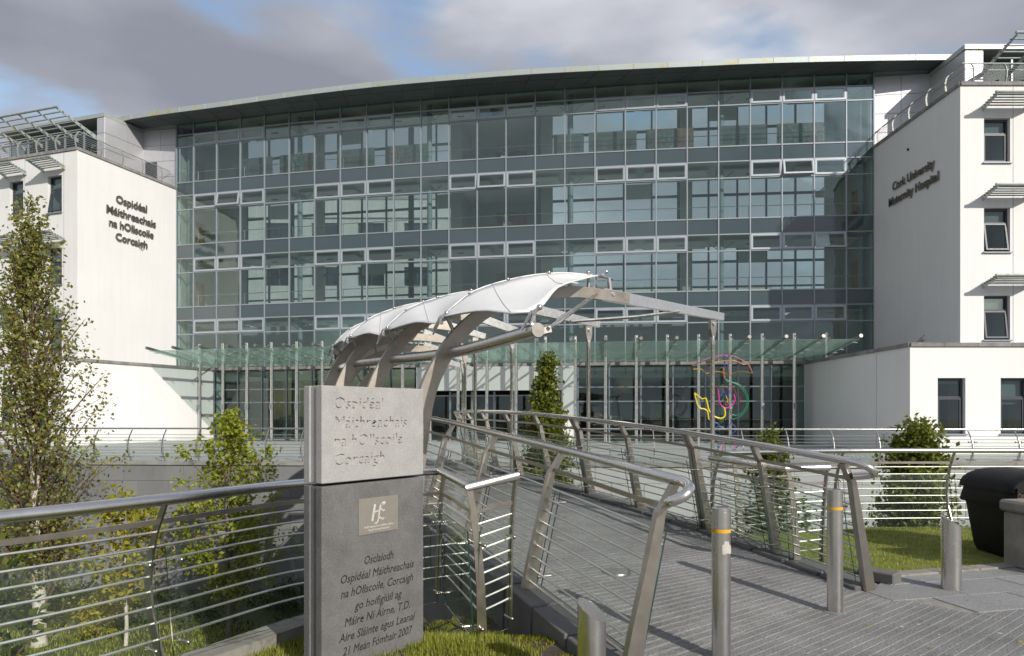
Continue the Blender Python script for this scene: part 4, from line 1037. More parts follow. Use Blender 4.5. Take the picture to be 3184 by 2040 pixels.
# terrace railings
def terr_rail(label, x0, x1, step, ph=0):
    P = [Vector((x, terr_y(x) + .28, 0)) for x in [x0 + (x1 - x0) * k / 12 for k in range(13)]]
    L_ = plen(P); n_ = int(L_ / step)
    return railing('terrace_railing', label, 'railings along the terrace edge', P, [ph + step * k for k in range(n_ + 1) if ph + step * k < L_], bow_s(1.06, 1.5), 1.1, [.06 + .104 * k for k in range(1, 9)], side=-1, tube_r=.03, rod_r=.0085, glass=.10, post_w=(.08, .05), post_t=.02, clamps=1.4, mat_post='steel', gz=(.05, .8), rodn=4)
terr_rail('curved steel railing along the terrace edge, left of the footbridge', -31, -4.8, 1.2)
terr_rail('curved steel railing along the terrace edge, right of the footbridge', 2.3, 20, 1.42, .9)
P = [Vector((13.3, 21.9, 0)), Vector((13.35, 24, 0)), Vector((14.6, 26.6, 0))]
railing('terrace_railing', 'receding terrace railing in front of the lower white wing, right side', 'railings along the terrace edge', P, [0, 1.7, 3.4, plen(P) - .05], bow_s(1.06, 1.5), 1.1, [.06 + .104 * k for k in range(1, 9)], side=1, tube_r=.03, rod_r=.0085, glass=.10, post_w=(.08, .05), post_t=.02, clamps=0, mat_post='steel', rodn=4)
# roof railings of the wings
def roof_rail(label, P, z, step, side):
    P = [Vector((x, y, z)) for x, y in P]; L_ = plen(P)
    Q = []
    for a, c in zip(P, P[1:]): Q += [a.lerp(c, k / 4) for k in range(4)]
    Q.append(P[-1])
    railing('roof_railing', label, 'railings on the wing roofs', Q, [.1 + step * k for k in range(int((L_ - .1) / step) + 1)], [(0, 0), (-.10, .3), (-.12, .55), (-.06, .8), (.06, .98), (.2, 1.06)], 1.06, [.15 + .11 * k for k in range(7)], side=side, tube_r=.03, rod_r=.012, post_w=(.09, .06), post_t=.03, mat_post='ltub', mat_tube='ltub', rodn=4)
q0, q1, q2 = Lc + Lf * 13.5 + Ld * .28, Lc + Lf * .28 + Ld * .28, Lc + Lf * .28 + Ld * 7.0
roof_rail('curved railing on the roof edge of the left white wing', [tuple(q.xy) for q in (q0, q1, q2)], UPZ, 1.45, 1)
roof_rail('curved railing on the roof edge of the right white wing', [(19.98, 37.2), (19.98, 30.28), (31.5, 30.28)], UPZ, 1.45, 1)

# ------------------------------------------------------------ monument
MO = Vector((-1.17, 4.2, 0)); me_ = Vector((.625, .781, 0)).normalized(); mi_ = Vector((-me_.y, me_.x, 0))
MW, MT, MTOP, MSEAM = .862, .062, 1.792, 1.172
mon = thing('stone_monument', MO + Vector((0, 0, -.25)), 'two part limestone slab with carved Irish inscription and small metal plaque', 'monument')
def boolean_text(obj, lines, size, mtxs, depth, shear=0, align='LEFT', widths=None, mats=None):
    """carve lettering into a block with a boolean difference"""
    for (s, mtx, w) in lines:
        me = text_mesh(s, size, depth, shear, align, 2, .0012)
        if w:
            xs = [v.co.x for v in me.vertices]; k = w / (max(xs) - min(xs))
            for v in me.vertices: v.co.x *= k
        me.materials.clear(); me.materials.append(mats)
        cut = bpy.data.objects.new('cut', me); C.objects.link(cut); cut.matrix_world = mtx @ Matrix.Rotation(R(90), 4, 'X')
        mod = obj.modifiers.new('carve', 'BOOLEAN'); mod.operation = 'DIFFERENCE'; mod.object = cut; mod.solver = 'EXACT'; mod.use_self = True
        try: mod.material_mode = 'TRANSFER'
        except Exception: pass
        bpy.context.view_layer.update()
        dg = bpy.context.evaluated_depsgraph_get(); new = bpy.data.meshes.new_from_object(obj.evaluated_get(dg))
        obj.modifiers.clear(); n0 = len(obj.data.polygons)
        if len(new.polygons) > n0 + 10: obj.data = new
        C.objects.unlink(cut); bpy.data.objects.remove(cut)
def slab3(name, z0, z1, mat_):
    t = thing(name, MO + Vector((0, 0, z0))); adopt(t, mon)
    first = None
    for k in range(3):
        m = frame_m(MO + mi_ * (k * (MT + .002)), me_)
        ins = (0, .012, 0)[k]
        sz = (MW - ins, MT, z1 - z0)
        o = bevblk('stone_slab', mat_, sz, t, None, 0, .004, m @ Matrix.Translation((MW / 2 + ins / 2, MT / 2, (z0 + z1) / 2)))
        if k == 0: first = o; o.data = o.data.copy()
    return t, first
tu, up_ = slab3('upper_stone', MSEAM + .012, MTOP, M['monl'])
tl_, lo_ = slab3('lower_stone', -.25, MSEAM - .006, M['mon'])
fm0 = frame_m(MO, me_)
def face(x, z): return fm0 @ Matrix.Translation((x, 0, z))
boolean_text(up_, [('Ospidéal', face(.085, 1.648), .40), ('Máithreachais', face(.085, 1.526), .612), ('na hOllscoile', face(.085, 1.41), .575), ('Corcaigh', face(.085, 1.29), .41)], .106, None, .013, .12, 'LEFT', mats=M['monl'])
boolean_text(lo_, [('Osclaíodh', face(.45, .632), .25), ('Ospidéal Máithreachais', face(.45, .540), .63), ('na hOllscoile, Corcaigh', face(.45, .448), .62), ('go hoifigiúil ag', face(.45, .352), .41),
    ('Máire Ní Áirne, T.D.', face(.45, .262), .56), ('Aire Sláinte agus Leanaí', face(.45, .170), .66), ('21 Meán Fómhair 2007', face(.45, .080), .60)], .076, None, .006, .25, 'CENTER', mats=M['engr'])
pl = bevblk('plaque', M['plaque'], (.335, .006, .237), mon, None, 0, .001, face(.448, .944) @ Matrix.Translation((0, -.003, 0)))
def ribbon(name, pts, ws, parent, mat_, zoff=-.0075):
    b = MB(); vs = []
    pts = smoothpath([(x, 0, z) for x, z in pts], 5)
    for i, p in enumerate(pts):
        t = (pts[min(i + 1, len(pts) - 1)] - pts[max(i - 1, 0)]).normalized(); n_ = Vector((-t.z, 0, t.x)); w = ws[0] + (ws[1] - ws[0]) * i / (len(pts) - 1)
        for q in (p + n_ * w / 2, p - n_ * w / 2):
            for y in (zoff, zoff + .003): vs.append(face(.448, .944) @ Vector((q.x, y, q.z)))
    fs = []
    for i in range(len(pts) - 1):
        o_ = i * 4; fs += [(o_, o_ + 2, o_ + 6, o_ + 4), (o_ + 1, o_ + 5, o_ + 7, o_ + 3), (o_, o_ + 4, o_ + 5, o_ + 1), (o_ + 2, o_ + 3, o_ + 7, o_ + 6)]
    b.add(vs, fs).build(name, mat_, parent)
for pts, ws in (([(-.058, -.035), (-.046, .02), (-.034, .075)], (.014, .016)), ([(-.045, .018), (-.02, .026), (.0, .026)], (.008, .008)),
                ([(-.04, -.052), (-.016, -.048), (-.004, -.02), (.004, .03), (.018, .065), (.05, .082)], (.006, .014)), ([(.006, .032), (.022, .036), (.036, .024), (.050, .030)], (.010, .005)), ([(-.006, -.026), (.012, -.018), (.028, -.032), (.044, -.022)], (.010, .005)), ([(.014, .062), (.028, .072), (.042, .066), (.056, .080)], (.010, .005))):
    ribbon('plaque_emblem', pts, ws, pl, M['plaqt'])
for s, z, w in (('Feidhmeannacht na Seirbhíse Sláinte', -.078, .245), ('Health Service Executive', -.100, .18)):
    text('plaque_lettering', s, .022, face(.448, .944 + z) @ Matrix.Translation((0, -.007, 0)), M['plaqt'], pl, .001, 0, 'CENTER', w)

# ------------------------------------------------------------ tensile canopy over the bridge
can = thing('membrane_canopy', (-1.35, 8.1, .2), 'white tensile membrane canopy on curved steel ribs over the footbridge', 'canopy')
RP = [(0, .1), (.03, .65), (.08, 1.2), (.195, 1.84), (.384, 2.25), (.644, 2.61), (1.05, 2.93), (1.62, 3.14), (2.39, 3.27), (3.3, 3.25)]
ribs = []
BASES = [(-1.2, 8.1), (-2.2, 9.95), (-3.02, 11.3), (-3.6, 12.6), (-3.98, 14.1), (-4.2, 15.7), (-4.3, 17.4)]
ENDS = [(3.30, 10.7, 3.13), (1.50, 11.75, 3.15), (.19, 12.75, 3.12), (-.55, 13.9, 3.18), (-.88, 15.6, 3.05), (-1.05, 17.3, 2.95), (-1.1, 19.0, 2.85)]
tubepts = []
for k, ((bx, by), (ex_, ey_, ez_)) in enumerate(zip(BASES, ENDS)):
    dv = Vector((ex_ - bx, ey_ - by, 0)); l = dv.length; dv.normalize(); nrm_ = Vector((-dv.y, dv.x, 0))
    sc = min(1, (l / 5.2) ** .5); dz = (0, .06, .09, .09, .02, -.08, -.2)[k]
    def Pt(s, z, dv=dv, bx=bx, by=by, sc=sc, dz=dz): return Vector((bx, by, 0)) + dv * s * sc + Vector((0, 0, z + dz))
    prof = smoothpath([Pt(s, z) for s, z in RP], 4)
    n_ = len(prof)
    wid = [.25 - .10 * min(1, i / (n_ * .75)) for i in range(n_)]
    rib = MB().bar(prof, .085, wid, side=nrm_).build('rib', M['rib'], can)
    end = Vector((ex_, ey_, ez_))
    st = prof[-1]
    MB().bar([st - (end - st).normalized() * .45, end], .07, [.17, .11], side=nrm_).build('beam', M['steel'], can)
    MB().tube([st - (end - st).normalized() * .3 - nrm_ * .055 + Vector((0, 0, .02)), st - (end - st).normalized() * .3 + nrm_ * .055 + Vector((0, 0, .02))], .03, 10).build('pin', M['steel'], can, True)
    # slender post with fork head under the beam end
    pe = end - (end - st).normalized() * .22; pe.z -= .06
    MB().tube([(pe.x, pe.y, LOW), (pe.x, pe.y, 1.0), (pe.x, pe.y, pe.z - .42), (pe.x, pe.y, pe.z - .40), (pe.x, pe.y, pe.z - .26)], [.032, .032, .032, .042, .03], 10).build('support_post', M['steel'], can, True)
    MB().bar([(pe.x, pe.y, pe.z - .30), (pe.x, pe.y, pe.z - .16), (pe.x, pe.y, pe.z - .02)], .055, [.05, .12, .12], side=nrm_).build('fork_head', M['satin'], can)
    MB().tube([pe + nrm_ * .05 + Vector((0, 0, -.08)), pe - nrm_ * .05 + Vector((0, 0, -.08))], .028, 10).build('pin', M['steel'], can, True)
    tp = Pt(.47, 2.36); tubepts.append(tp + dv * .05)
    ribs.append((Pt, dv, nrm_, prof))
    # stand-off studs that carry the membrane
    for s, z in ((.60, 2.55), (.88, 2.82), (1.35, 3.05), (1.95, 3.2), (2.6, 3.27)):
        p = Pt(s, z); up2 = (Vector((0, 0, 1)) - dv * max(0, .9 - s * .6)).normalized()
        MB().tube([p, p + up2 * .27], .024, 8).ball(p + up2 * .29, .03, 8, 5).build('stud', M['satin'], can, True)
near_end = Vector((.24, 6.4, 2.40))
line_ = smoothpath([near_end] + tubepts[:5], 5)
MB().tube(line_, .068, 18).build('long_tube', M['steel'], can, True)
MB().tube([near_end, near_end + (line_[0] - line_[1]).normalized() * .012], .0675, 24).build('end_cap', M['satin'], can)
# diagonal strut from the tube end to the first beam
Pt0 = ribs[0][0]; j = Pt0(2.75, 3.28)
a = near_end + Vector((.10, .05, .02))
MB().tube([a, a.lerp(j, .12), a.lerp(j, .13), a.lerp(j, .87), a.lerp(j, .88), j], [.02, .02, .03, .03, .02, .02], 10).build('strut', M['steel'], can, True)
MB().bar([near_end + Vector((.05, .06, 0)), a + Vector((.03, .03, .0))], .025, .06).build('lug', M['satin'], can)
MB().tube([at(1775, 1000, 9.5), at(1980, 985, 9.9), at(2110, 968, 10.2)], .022, 8).build('tie_rod', M['steel'], can, True)
# membranes: far edge on the studs of one rib, near edge scalloped to the next
def membrane(edge, nearpts, n_=16, m_=8, sag=.10):
    b = MB(); vs = []
    E = resample(smoothpath(edge, 6), n_); Nn = resample(smoothpath(nearpts, 6), n_)
    for i in range(n_ + 1):
        for j in range(m_ + 1):
            f = j / m_; p = E[i].lerp(Nn[i], f)
            p.z += -sag * math.sin(math.pi * f) * math.sin(math.pi * min(1, i / n_ * 1.0)) ** .6 + .006 * math.sin(i * 2.3 + j * 1.7) * (1 - f)
            vs.append(p)
    fs = [(i * (m_ + 1) + j, (i + 1) * (m_ + 1) + j, (i + 1) * (m_ + 1) + j + 1, i * (m_ + 1) + j + 1) for i in range(n_) for j in range(m_)]
    o = MB().add(vs, fs).build('membrane', M['fabric'], can, False, fix=False)
    o.data.polygons.foreach_set('use_smooth', [True] * len(o.data.polygons))
    sd = o.modifiers.new('thick', 'SOLIDIFY'); sd.thickness = .006; sd.offset = 0
    MB().tube(E, .012, 6).tube(Nn, .009, 6).build('membrane_hem', M['fabric'], can)
    for q in (n_ // 3, 2 * n_ // 3): MB().tube([Vector(v) + Vector((0, 0, .004)) for v in vs[q * (m_ + 1):(q + 1) * (m_ + 1)]], .005, 4).build('membrane_seam', M['lightstone'], can)
    return o
def edge_of(k):
    Pt, dv, nr, pr = ribs[k]
    return [Pt(s, z) + Vector((0, 0, .26)) - dv * max(0, .24 - .12 * s) for s, z in ((.58, 2.53), (.78, 2.74), (1.05, 2.93), (1.62, 3.14), (2.2, 3.25), (2.75, 3.26))]
def clampset(p, k=1.0):
    b = MB(); b.tube([p + Vector((-.05, 0, -.02)) * k, p + Vector((.06, 0, .05)) * k], .018 * k, 8); b.tube([p + Vector((0, -.05, 0)) * k, p + Vector((0, .05, 0)) * k], .024 * k, 8); b.ball(p + Vector((.05, 0, .05)) * k, .03 * k, 8, 5)
    b.tube([p + Vector((-.02, 0, .02)) * k, p + Vector((-.12, .04, -.16)) * k], .014 * k, 6)
    b.build('clamp', M['steel'], can, True)
Bt = near_end + Vector((-.06, .05, .17))
e0_ = edge_of(0)
membrane(e0_, [e0_[0] + Vector((.03, -.05, .0)), e0_[0].lerp(Bt, .5) + Vector((0, 0, .05)), Bt, Bt.lerp(e0_[-1], .35) + Vector((-.03, 0, .10)), Bt.lerp(e0_[-1], .7) + Vector((-.03, 0, .06)), e0_[-1] + Vector((.0, -.06, .0))], 18, 8, .04)
clampset(e0_[0]); clampset(Bt + Vector((.03, 0, 0))); clampset(e0_[-1] + Vector((.08, .03, .02)))
MB().tube([Bt + Vector((.03, 0, 0)), near_end + Vector((-.06, .05, .05))], .02, 8).build('strut', M['steel'], can, True)
MB().tube([e0_[-1] + Vector((-.1, -.05, .02)), e0_[-1] + ribs[0][1] * .28 + Vector((0, 0, -.01))], .018, 8).tube([e0_[-1] + ribs[0][1] * .2, Pt0(3.0, 3.2)], .035, 10).build('mast', M['steel'], can, True)
for k in range(1, 7):
    ek = edge_of(k); pk = edge_of(k - 1); Pp = ribs[k - 1][0]
    lowc = pk[0] + Vector((-.02, .05, -.06))
    nearp = [ek[0] + (lowc - ek[0]) * .12, ek[0].lerp(lowc, .6) + Vector((0, 0, .05)), lowc, pk[1] + Vector((0, .03, -.03)), pk[2] + Vector((0, .04, -.03)), pk[3] + Vector((0, .05, -.03)), ek[-1].lerp(pk[-1], .8) + Vector((0, 0, -.05))]
    membrane(ek, nearp, 18, 7, .02)
    clampset(lowc, .9); clampset(ek[0], .8)

# ------------------------------------------------------------ bollards, bin, concrete block
def bollard_tall(x, y, label, residue=False):
    t = thing('bollard', (x, y, 0), label, 'bollard', 'tall bollards with yellow bands')
    h, r = 1.0, .061
    MB().lathe((x, y, 0), [(r, 0), (r, h - .03)], 32).build('post', M['steel'], t, True)
    MB().lathe((x, y, 0), [(r - .004, h - .03), (r - .004, h - .024), (r, h - .024), (r, h - .006), (r - .006, h), (.001, h + .001)], 32).build('cap', M['steel'], t, True)
    MB().lathe((x, y, 0), [(r + .001, h - .165), (r + .001, h - .142)], 32, False).build('band', M['yellow'], t, True)
    MB().lathe((x, y, 0), [(r + .028, 0), (r + .028, .004), (r + .002, .006)], 24, False).build('base_seal', M['joint'], t)
    if residue:
        b = MB(); vs = []; n_ = 10
        for i in range(n_ + 1):
            a = R(-100 + 75 * i / n_); top_ = .79 - .085 * abs(i / n_ - .35) - .01 * math.sin(i * 2.1)
            for z in (.70 - .004 * math.sin(i), top_): vs.append((x + (r + .0012) * math.cos(a), y + (r + .0012) * math.sin(a), z))
        b.add(vs, [(2 * i, 2 * i + 2, 2 * i + 3, 2 * i + 1) for i in range(n_)]).build('glue_mark', M['resid'], t)
    return t
bollard_tall(1.385, 4.52, 'tall steel bollard with yellow band and patch of glue residue, nearest the camera', True)
bollard_tall(2.64, 5.58, 'tall clean steel bollard with yellow band by the end of the right bridge rail')
def bollard_short(x, y, h, label, dx):
    t = thing('bollard', (x, y, 0), label, 'bollard', 'short bollards with slanted tops')
    r = .083; n_ = 40; vs = []; b = MB()
    for j in range(n_):
        a = 2 * math.pi * j / n_; vs.append((x + r * math.cos(a), y + r * math.sin(a), -.16))
    for j in range(n_):
        a = 2 * math.pi * j / n_; vs.append((x + r * math.cos(a), y + r * math.sin(a), h - dx * .5 * math.cos(a + .5)))
    b.add(vs, [(j, (j + 1) % n_, n_ + (j + 1) % n_, n_ + j) for j in range(n_)]).build('post', M['steel'], t, True)
    MB().add([Vector(v) + Vector((0, 0, -.0005)) for v in vs[n_:]], [tuple(range(n_))]).build('slanted_top', M['steel'], t)
    return t
bollard_short(.465, 3.98, .475, 'short slant topped steel bollard standing by the left rail end at the bottom edge', .115)
bollard_short(4.04, 6.28, .63, 'short slant topped steel bollard in front of the right lawn', .10)
# black grit bin with domed lid and padlock
bx, by = 5.98, 8.0
gb = thing('grit_bin', (bx, by, 0), 'black plastic grit bin with domed lid and padlock on the right lawn edge', 'bin')
def rrect(cx, cy, w, d, r=.09, n_=5):
    out = []
    for sx, sy, a0 in ((1, 1, 0), (-1, 1, 90), (-1, -1, 180), (1, -1, 270)):
        for k in range(n_ + 1):
            a = R(a0 + 90 * k / n_); out.append((cx + sx * (w / 2 - r) + r * math.cos(a), cy + sy * (d / 2 - r) + r * math.sin(a)))
    return out
def loft(b, rings):
    n_ = len(rings[0]); vs = [p for r_ in rings for p in r_]
    fs = [(i * n_ + j, i * n_ + (j + 1) % n_, (i + 1) * n_ + (j + 1) % n_, (i + 1) * n_ + j) for i in range(len(rings) - 1) for j in range(n_)]
    return b.add(vs, fs + [tuple(range(n_))[::-1], tuple(range((len(rings) - 1) * n_, len(rings) * n_))])
RING = lambda w, d, z, r=.12: [(x, y, z) for x, y in rrect(bx, by, w * .88, d, r)]
loft(MB(), [RING(.80, .70, -.02), RING(.86, .74, .05), RING(.98, .84, .50), RING(1.00, .86, .56)]).build('body', M['black'], gb, True)
loft(MB(), [RING(1.08, .92, .562), RING(1.10, .94, .58), RING(1.03, .88, .735)]).build('rim', M['black'], gb, True)
arch = [(.468 * math.cos(R(a_)), .742 + .225 * math.sin(R(a_)) ** .8) for a_ in range(180, -1, -12)]
arch = [(-.468, .735)] + arch + [(.468, .735)]
loft(MB(), [[(bx + x * k_, by + y_, .735 + (z - .735) * h_) for x, z in arch] for y_, k_, h_ in ((-.46, .94, .80), (-.42, .985, .95), (-.30, 1, 1), (.30, 1, 1), (.42, .985, .95), (.46, .94, .80))]).build('lid', M['black'], gb, True)
MB().box((bx - .40, by - .47, .72), (.03, .03, .14)).build('hasp', M['black'], gb)
MB().box((bx - .40, by - .50, .66), (.05, .025, .055)).tube([(bx - .417, by - .5, .68), (bx - .417, by - .5, .72), (bx - .40, by - .5, .735), (bx - .383, by - .5, .72), (bx - .383, by - .5, .68)], .005, 6).build('padlock', M['brass'], gb)
cb = thing('concrete_block', (5.74, 7.05, 0), 'weathered concrete block with recessed panel and pebbled cap at the right edge', 'block')
bevblk('block_body', M['conc'], (.92, .62, .58), cb, (5.74, 7.05, .29), .12, .02)
bevblk('block_cap', M['conc'], (.98, .68, .12), cb, (5.74, 7.05, .642), .12, .025)
mm = Matrix.Translation((5.74, 7.05, .3)) @ Matrix.Rotation(.12, 4, 'Z')
for cx, cz_, sx, sz in ((-.30, 0, .03, .42), (.30, 0, .03, .42), (0, .2, .6, .03), (0, -.2, .6, .03)): blk('panel_edge', M['conc'], None, (sx, .02, sz), cb, mtx=mm @ Matrix.Translation((cx, -.315, cz_)))
# kerb block at the foot of the right bridge rail
o = bevblk('kerb_block', M['plinth'], (.34, .18, .11), None, (3.56, 6.62, .045), -.9, .012); tag(o, 'small dark stone kerb block at the foot of the right bridge rail', 'kerb')

# ------------------------------------------------------------ tube sculpture
sc_ = thing('tube_sculpture', (4.3, 28, 0), 'colourful bent tube figure holding an umbrella on the terrace', 'sculpture')
def sp(x, y, dd=0): 
    p = at(2100 + x / 3.949, 1060 + y / 3.949, 28.0); p.y += dd; return p
def sline(name, mat_, pts, r=.035, close=False):
    P = smoothpath([sp(*p) for p in pts], 5); MB().tube(P, r * .64, 8).build(name, M[mat_], sc_, True)
def sraw(name, mat_, pts, r=.02): MB().tube([sp(*p) for p in pts], r * .62, 6).build(name, M[mat_], sc_, True)
sline('arm', 's_green', [(608, 462), (640, 500), (720, 520), (790, 560), (850, 640), (880, 720), (870, 800), (830, 870), (770, 910), (710, 910), (680, 880), (660, 820)])
sline('arm', 's_green', [(610, 455, .12), (680, 498, .12), (760, 518, .12), (840, 570, .12), (892, 650, .12), (910, 730, .12), (895, 820, .12), (840, 900, .12), (760, 950, .12), (690, 962, .12)])
sline('umbrella_stem', 's_orange', [(597, 330), (590, 380), (607, 455)], .04); sline('umbrella_stem', 's_blue', [(612, 180), (603, 330)], .04)
for pts in ([(600, 175), (540, 180), (430, 205), (330, 245), (230, 300, .3)], [(600, 175), (500, 200), (445, 235), (400, 285, -.9)], [(600, 175), (660, 205), (700, 255), (742, 308, -.9)], [(600, 175), (690, 182), (800, 225), (890, 285), (965, 395, .2)], [(600, 175), (690, 230, .6), (780, 400, 1.2)], [(600, 175), (540, 230, .6), (480, 382, 1.2)]):
    sline('umbrella_rib', 's_lilac', pts, .022)
sline('umbrella_hem', 's_gold', [(230, 300, .3), (300, 300, -.3), (400, 287, -.9)], .022); sline('umbrella_hem', 's_gold', [(400, 287, -.9), (500, 268, -1), (600, 265, -1.1), (680, 285, -1), (742, 310, -.9)], .022); sline('umbrella_hem', 's_gold', [(742, 310, -.9), (830, 298, -.6), (900, 325, -.2), (970, 396, .2)], .022)
sline('umbrella_hem', 's_gold', [(240, 342, .3), (370, 330, .8), (430, 350, 1), (480, 382, 1.2)], .022); sline('umbrella_hem', 's_gold', [(480, 382, 1.2), (560, 358, 1.3), (640, 354, 1.3), (710, 372, 1.2), (780, 400, 1.2)], .022); sline('umbrella_hem', 's_gold', [(780, 400, 1.2), (860, 362, .9), (920, 372, .5), (970, 396, .2)], .022)
for x, dd in ((540, 0), (565, -.3), (640, -.3), (672, 0), (600, .3)): sraw('umbrella_spoke', 's_teal', [(604, 262), (x, 182, dd)], .018)
sraw('hair', 's_red', [(540, 770), (460, 790), (490, 740), (445, 715), (505, 688), (440, 655), (475, 620), (455, 555), (505, 550), (525, 597), (590, 590), (570, 550), (640, 575), (665, 610), (690, 610), (660, 540), (720, 580), (745, 650), (770, 665), (755, 685), (795, 690), (800, 755), (775, 755), (775, 773), (740, 775)], .018)
sline('face', 's_pink', [(525, 597), (533, 680), (545, 755), (580, 808), (630, 825), (690, 800), (725, 745), (731, 700), (715, 655)], .04)
sline('eye', 's_blue', [(578, 640), (585, 665), (562, 665), (552, 640), (570, 620), (600, 625), (620, 665)], .022); sline('eye', 's_blue', [(664, 622), (668, 642), (650, 640), (647, 622), (665, 612), (688, 628), (690, 662)], .022)
sraw('nose', 's_gold', [(622, 670), (630, 700), (646, 720), (636, 752)], .03)
sline('mouth', 's_red', [(632 + 18 * math.cos(a), 770 + 18 * math.sin(a)) for a in [k * math.pi / 5 for k in range(11)]], .024)
sline('arm', 's_yellow', [(235, 640), (252, 710), (275, 790), (310, 830), (350, 835), (390, 860), (403, 910), (410, 965)], .045); sraw('hand', 's_yellow', [(235, 640), (330, 715), (375, 700)], .045); sline('arm', 's_yellow', [(375, 700), (395, 780), (412, 850), (470, 920), (540, 950), (590, 940), (612, 900), (603, 825)], .05)
sline('body', 's_blue', [(410, 965), (440, 990), (510, 1010), (550, 1050), (620, 1080), (655, 1040), (683, 1010), (690, 962)], .03); sline('body', 's_blue', [(550, 1050), (490, 1065), (480, 1110), (520, 1170), (560, 1195)], .03); sline('body', 's_blue', [(685, 1010), (740, 1060), (738, 1105), (700, 1140), (660, 1195)], .03)
sline('leg', 's_pink', [(556, 1190), (592, 1275), (570, 1365)], .035); sline('leg', 's_pink', [(665, 1195), (722, 1260), (730, 1365)], .035); sline('leg', 's_blue', [(556, 1195), (525, 1280), (520, 1330), (480, 1360), (390, 1372)], .035); sline('leg', 's_blue', [(690, 1230), (750, 1240), (770, 1285), (700, 1362)], .035); sline('leg', 's_green', [(556, 1270), (510, 1362)], .03); sline('leg', 's_green', [(665, 1290), (745, 1364)], .03)
sraw('stand', 's_teal', [(612, 1195), (612, 1400)], .03)
# pigeon on the coping
pz = LOZ; px, py = 16.35, 27.2
pg_ = MB()
pg_.tube([(px - .22, py, pz + .05), (px - .12, py, pz + .09), (px - .03, py, pz + .13), (px + .05, py, pz + .18), (px + .09, py, pz + .24), (px + .10, py, pz + .30), (px + .11, py, pz + .335)], [.012, .04, .085, .085, .05, .042, .015], 10)
pg_.tube([(px + .12, py, pz + .305), (px + .165, py, pz + .295)], [.012, .003], 6).tube([(px, py - .03, pz), (px + .01, py - .03, pz + .08)], .008, 5).tube([(px, py + .03, pz), (px + .01, py + .03, pz + .08)], .008, 5)
tag(pg_.build('pigeon', M['pigeon'], None, True), 'grey pigeon standing on the coping of the low right wing', 'bird')

# ------------------------------------------------------------ people
def person(label, loc, rz, joints, mats, scale=1.0, bands=()):
    """one skinned body; bands assign materials by height: (z_from, material index)"""
    names = list(joints); P = {k: Vector(v[0]) for k, v in joints.items()}
    par = {k: v[2] for k, v in joints.items()}
    me = bpy.data.meshes.new('person'); idx = {k: i for i, k in enumerate(names)}
    me.from_pydata([P[k] for k in names], [(idx[par[k]], idx[k]) for k in names if par[k]], [])
    o = bpy.data.objects.new('person', me); C.objects.link(o)
    o.modifiers.new('skin', 'SKIN'); o.modifiers.new('sub', 'SUBSURF').levels = 2
    for k in names:
        r = joints[k][1]; me.skin_vertices[0].data[idx[k]].radius = (r, r) if not isinstance(r, tuple) else r
    me.skin_vertices[0].data[idx['pelvis']].use_root = True
    dg = bpy.context.evaluated_depsgraph_get(); new = bpy.data.meshes.new_from_object(o.evaluated_get(dg))
    o.modifiers.clear(); o.data = new
    for m_ in mats: new.materials.append(m_)
    for p in new.polygons:
        p.use_smooth = True; i = 0; c = p.center
        for f, mi in bands:
            if f(c): i = mi
        p.material_index = i
    o.location = loc; o.rotation_euler = (0, 0, rz); o.scale = (scale,) * 3
    tag(o, label, 'person'); return o
def body(arm_fwd=False):
    J = {'pelvis': ((0, 0, .95), (.15, .12), None), 'waist': ((0, 0, 1.12), (.13, .10), 'pelvis'), 'chest': ((0, 0, 1.32), (.165, .12), 'waist'), 'neck': ((0, .01, 1.47), .055, 'chest'), 'jaw': ((0, -.015, 1.555), .065, 'neck'), 'skull': ((0, .0, 1.65), (.08, .095), 'jaw'), 'crown': ((0, .005, 1.71), .06, 'skull')}
    for s, n_ in ((-1, 'l'), (1, 'r')):
        J['hip' + n_] = ((s * .10, 0, .90), .10, 'pelvis'); J['knee' + n_] = ((s * .11, -.01, .50), .065, 'hip' + n_); J['ankle' + n_] = ((s * .11, .03, .09), .045, 'knee' + n_); J['toe' + n_] = ((s * .12, -.13, .04), .04, 'ankle' + n_)
        J['sh' + n_] = ((s * .19, .0, 1.40), .06, 'chest')
        if arm_fwd: J['el' + n_] = ((s * .23, -.10, 1.16), .045, 'sh' + n_); J['wr' + n_] = ((s * .15, -.34, 1.14), .034, 'el' + n_); J['hd' + n_] = ((s * .11, -.43, 1.15), .032, 'wr' + n_)
        else: J['el' + n_] = ((s * .25, .03, 1.12), .045, 'sh' + n_); J['wr' + n_] = ((s * .26, -.03, .86), .034, 'el' + n_); J['hd' + n_] = ((s * .26, -.05, .77), .034, 'wr' + n_)
    return J
fl = SLAB[2] + EYE
p = fac(s_at(1545) + .02, -1.7, 0)
person('person in a yellow apron with arms forward on the middle glazed floor', (p.x, p.y, fl), R(95), body(True), [M['skin'], M['cloth_y'], M['cloth_g'], M['hair']], 1.0,
       [(lambda c: c.z < 1.46, 2), (lambda c: c.z < 1.30 and c.y > -.28 and abs(c.x) < .2, 1), (lambda c: c.z < .8, 2), (lambda c: c.z > 1.66 or (c.z > 1.56 and c.y > .03), 3), (lambda c: c.y < -.3 and c.z < 1.3, 0)])
p = fac(s_at(2118), -1.0, 0)
person('dark silhouetted person standing inside the ground floor hall', (p.x, p.y, .0), R(200), body(False), [M['skin'], M['cloth_d'], M['hair']], .99, [(lambda c: c.z < 1.46, 1), (lambda c: c.z > 1.66 or (c.z > 1.5 and c.y > .02), 2)])
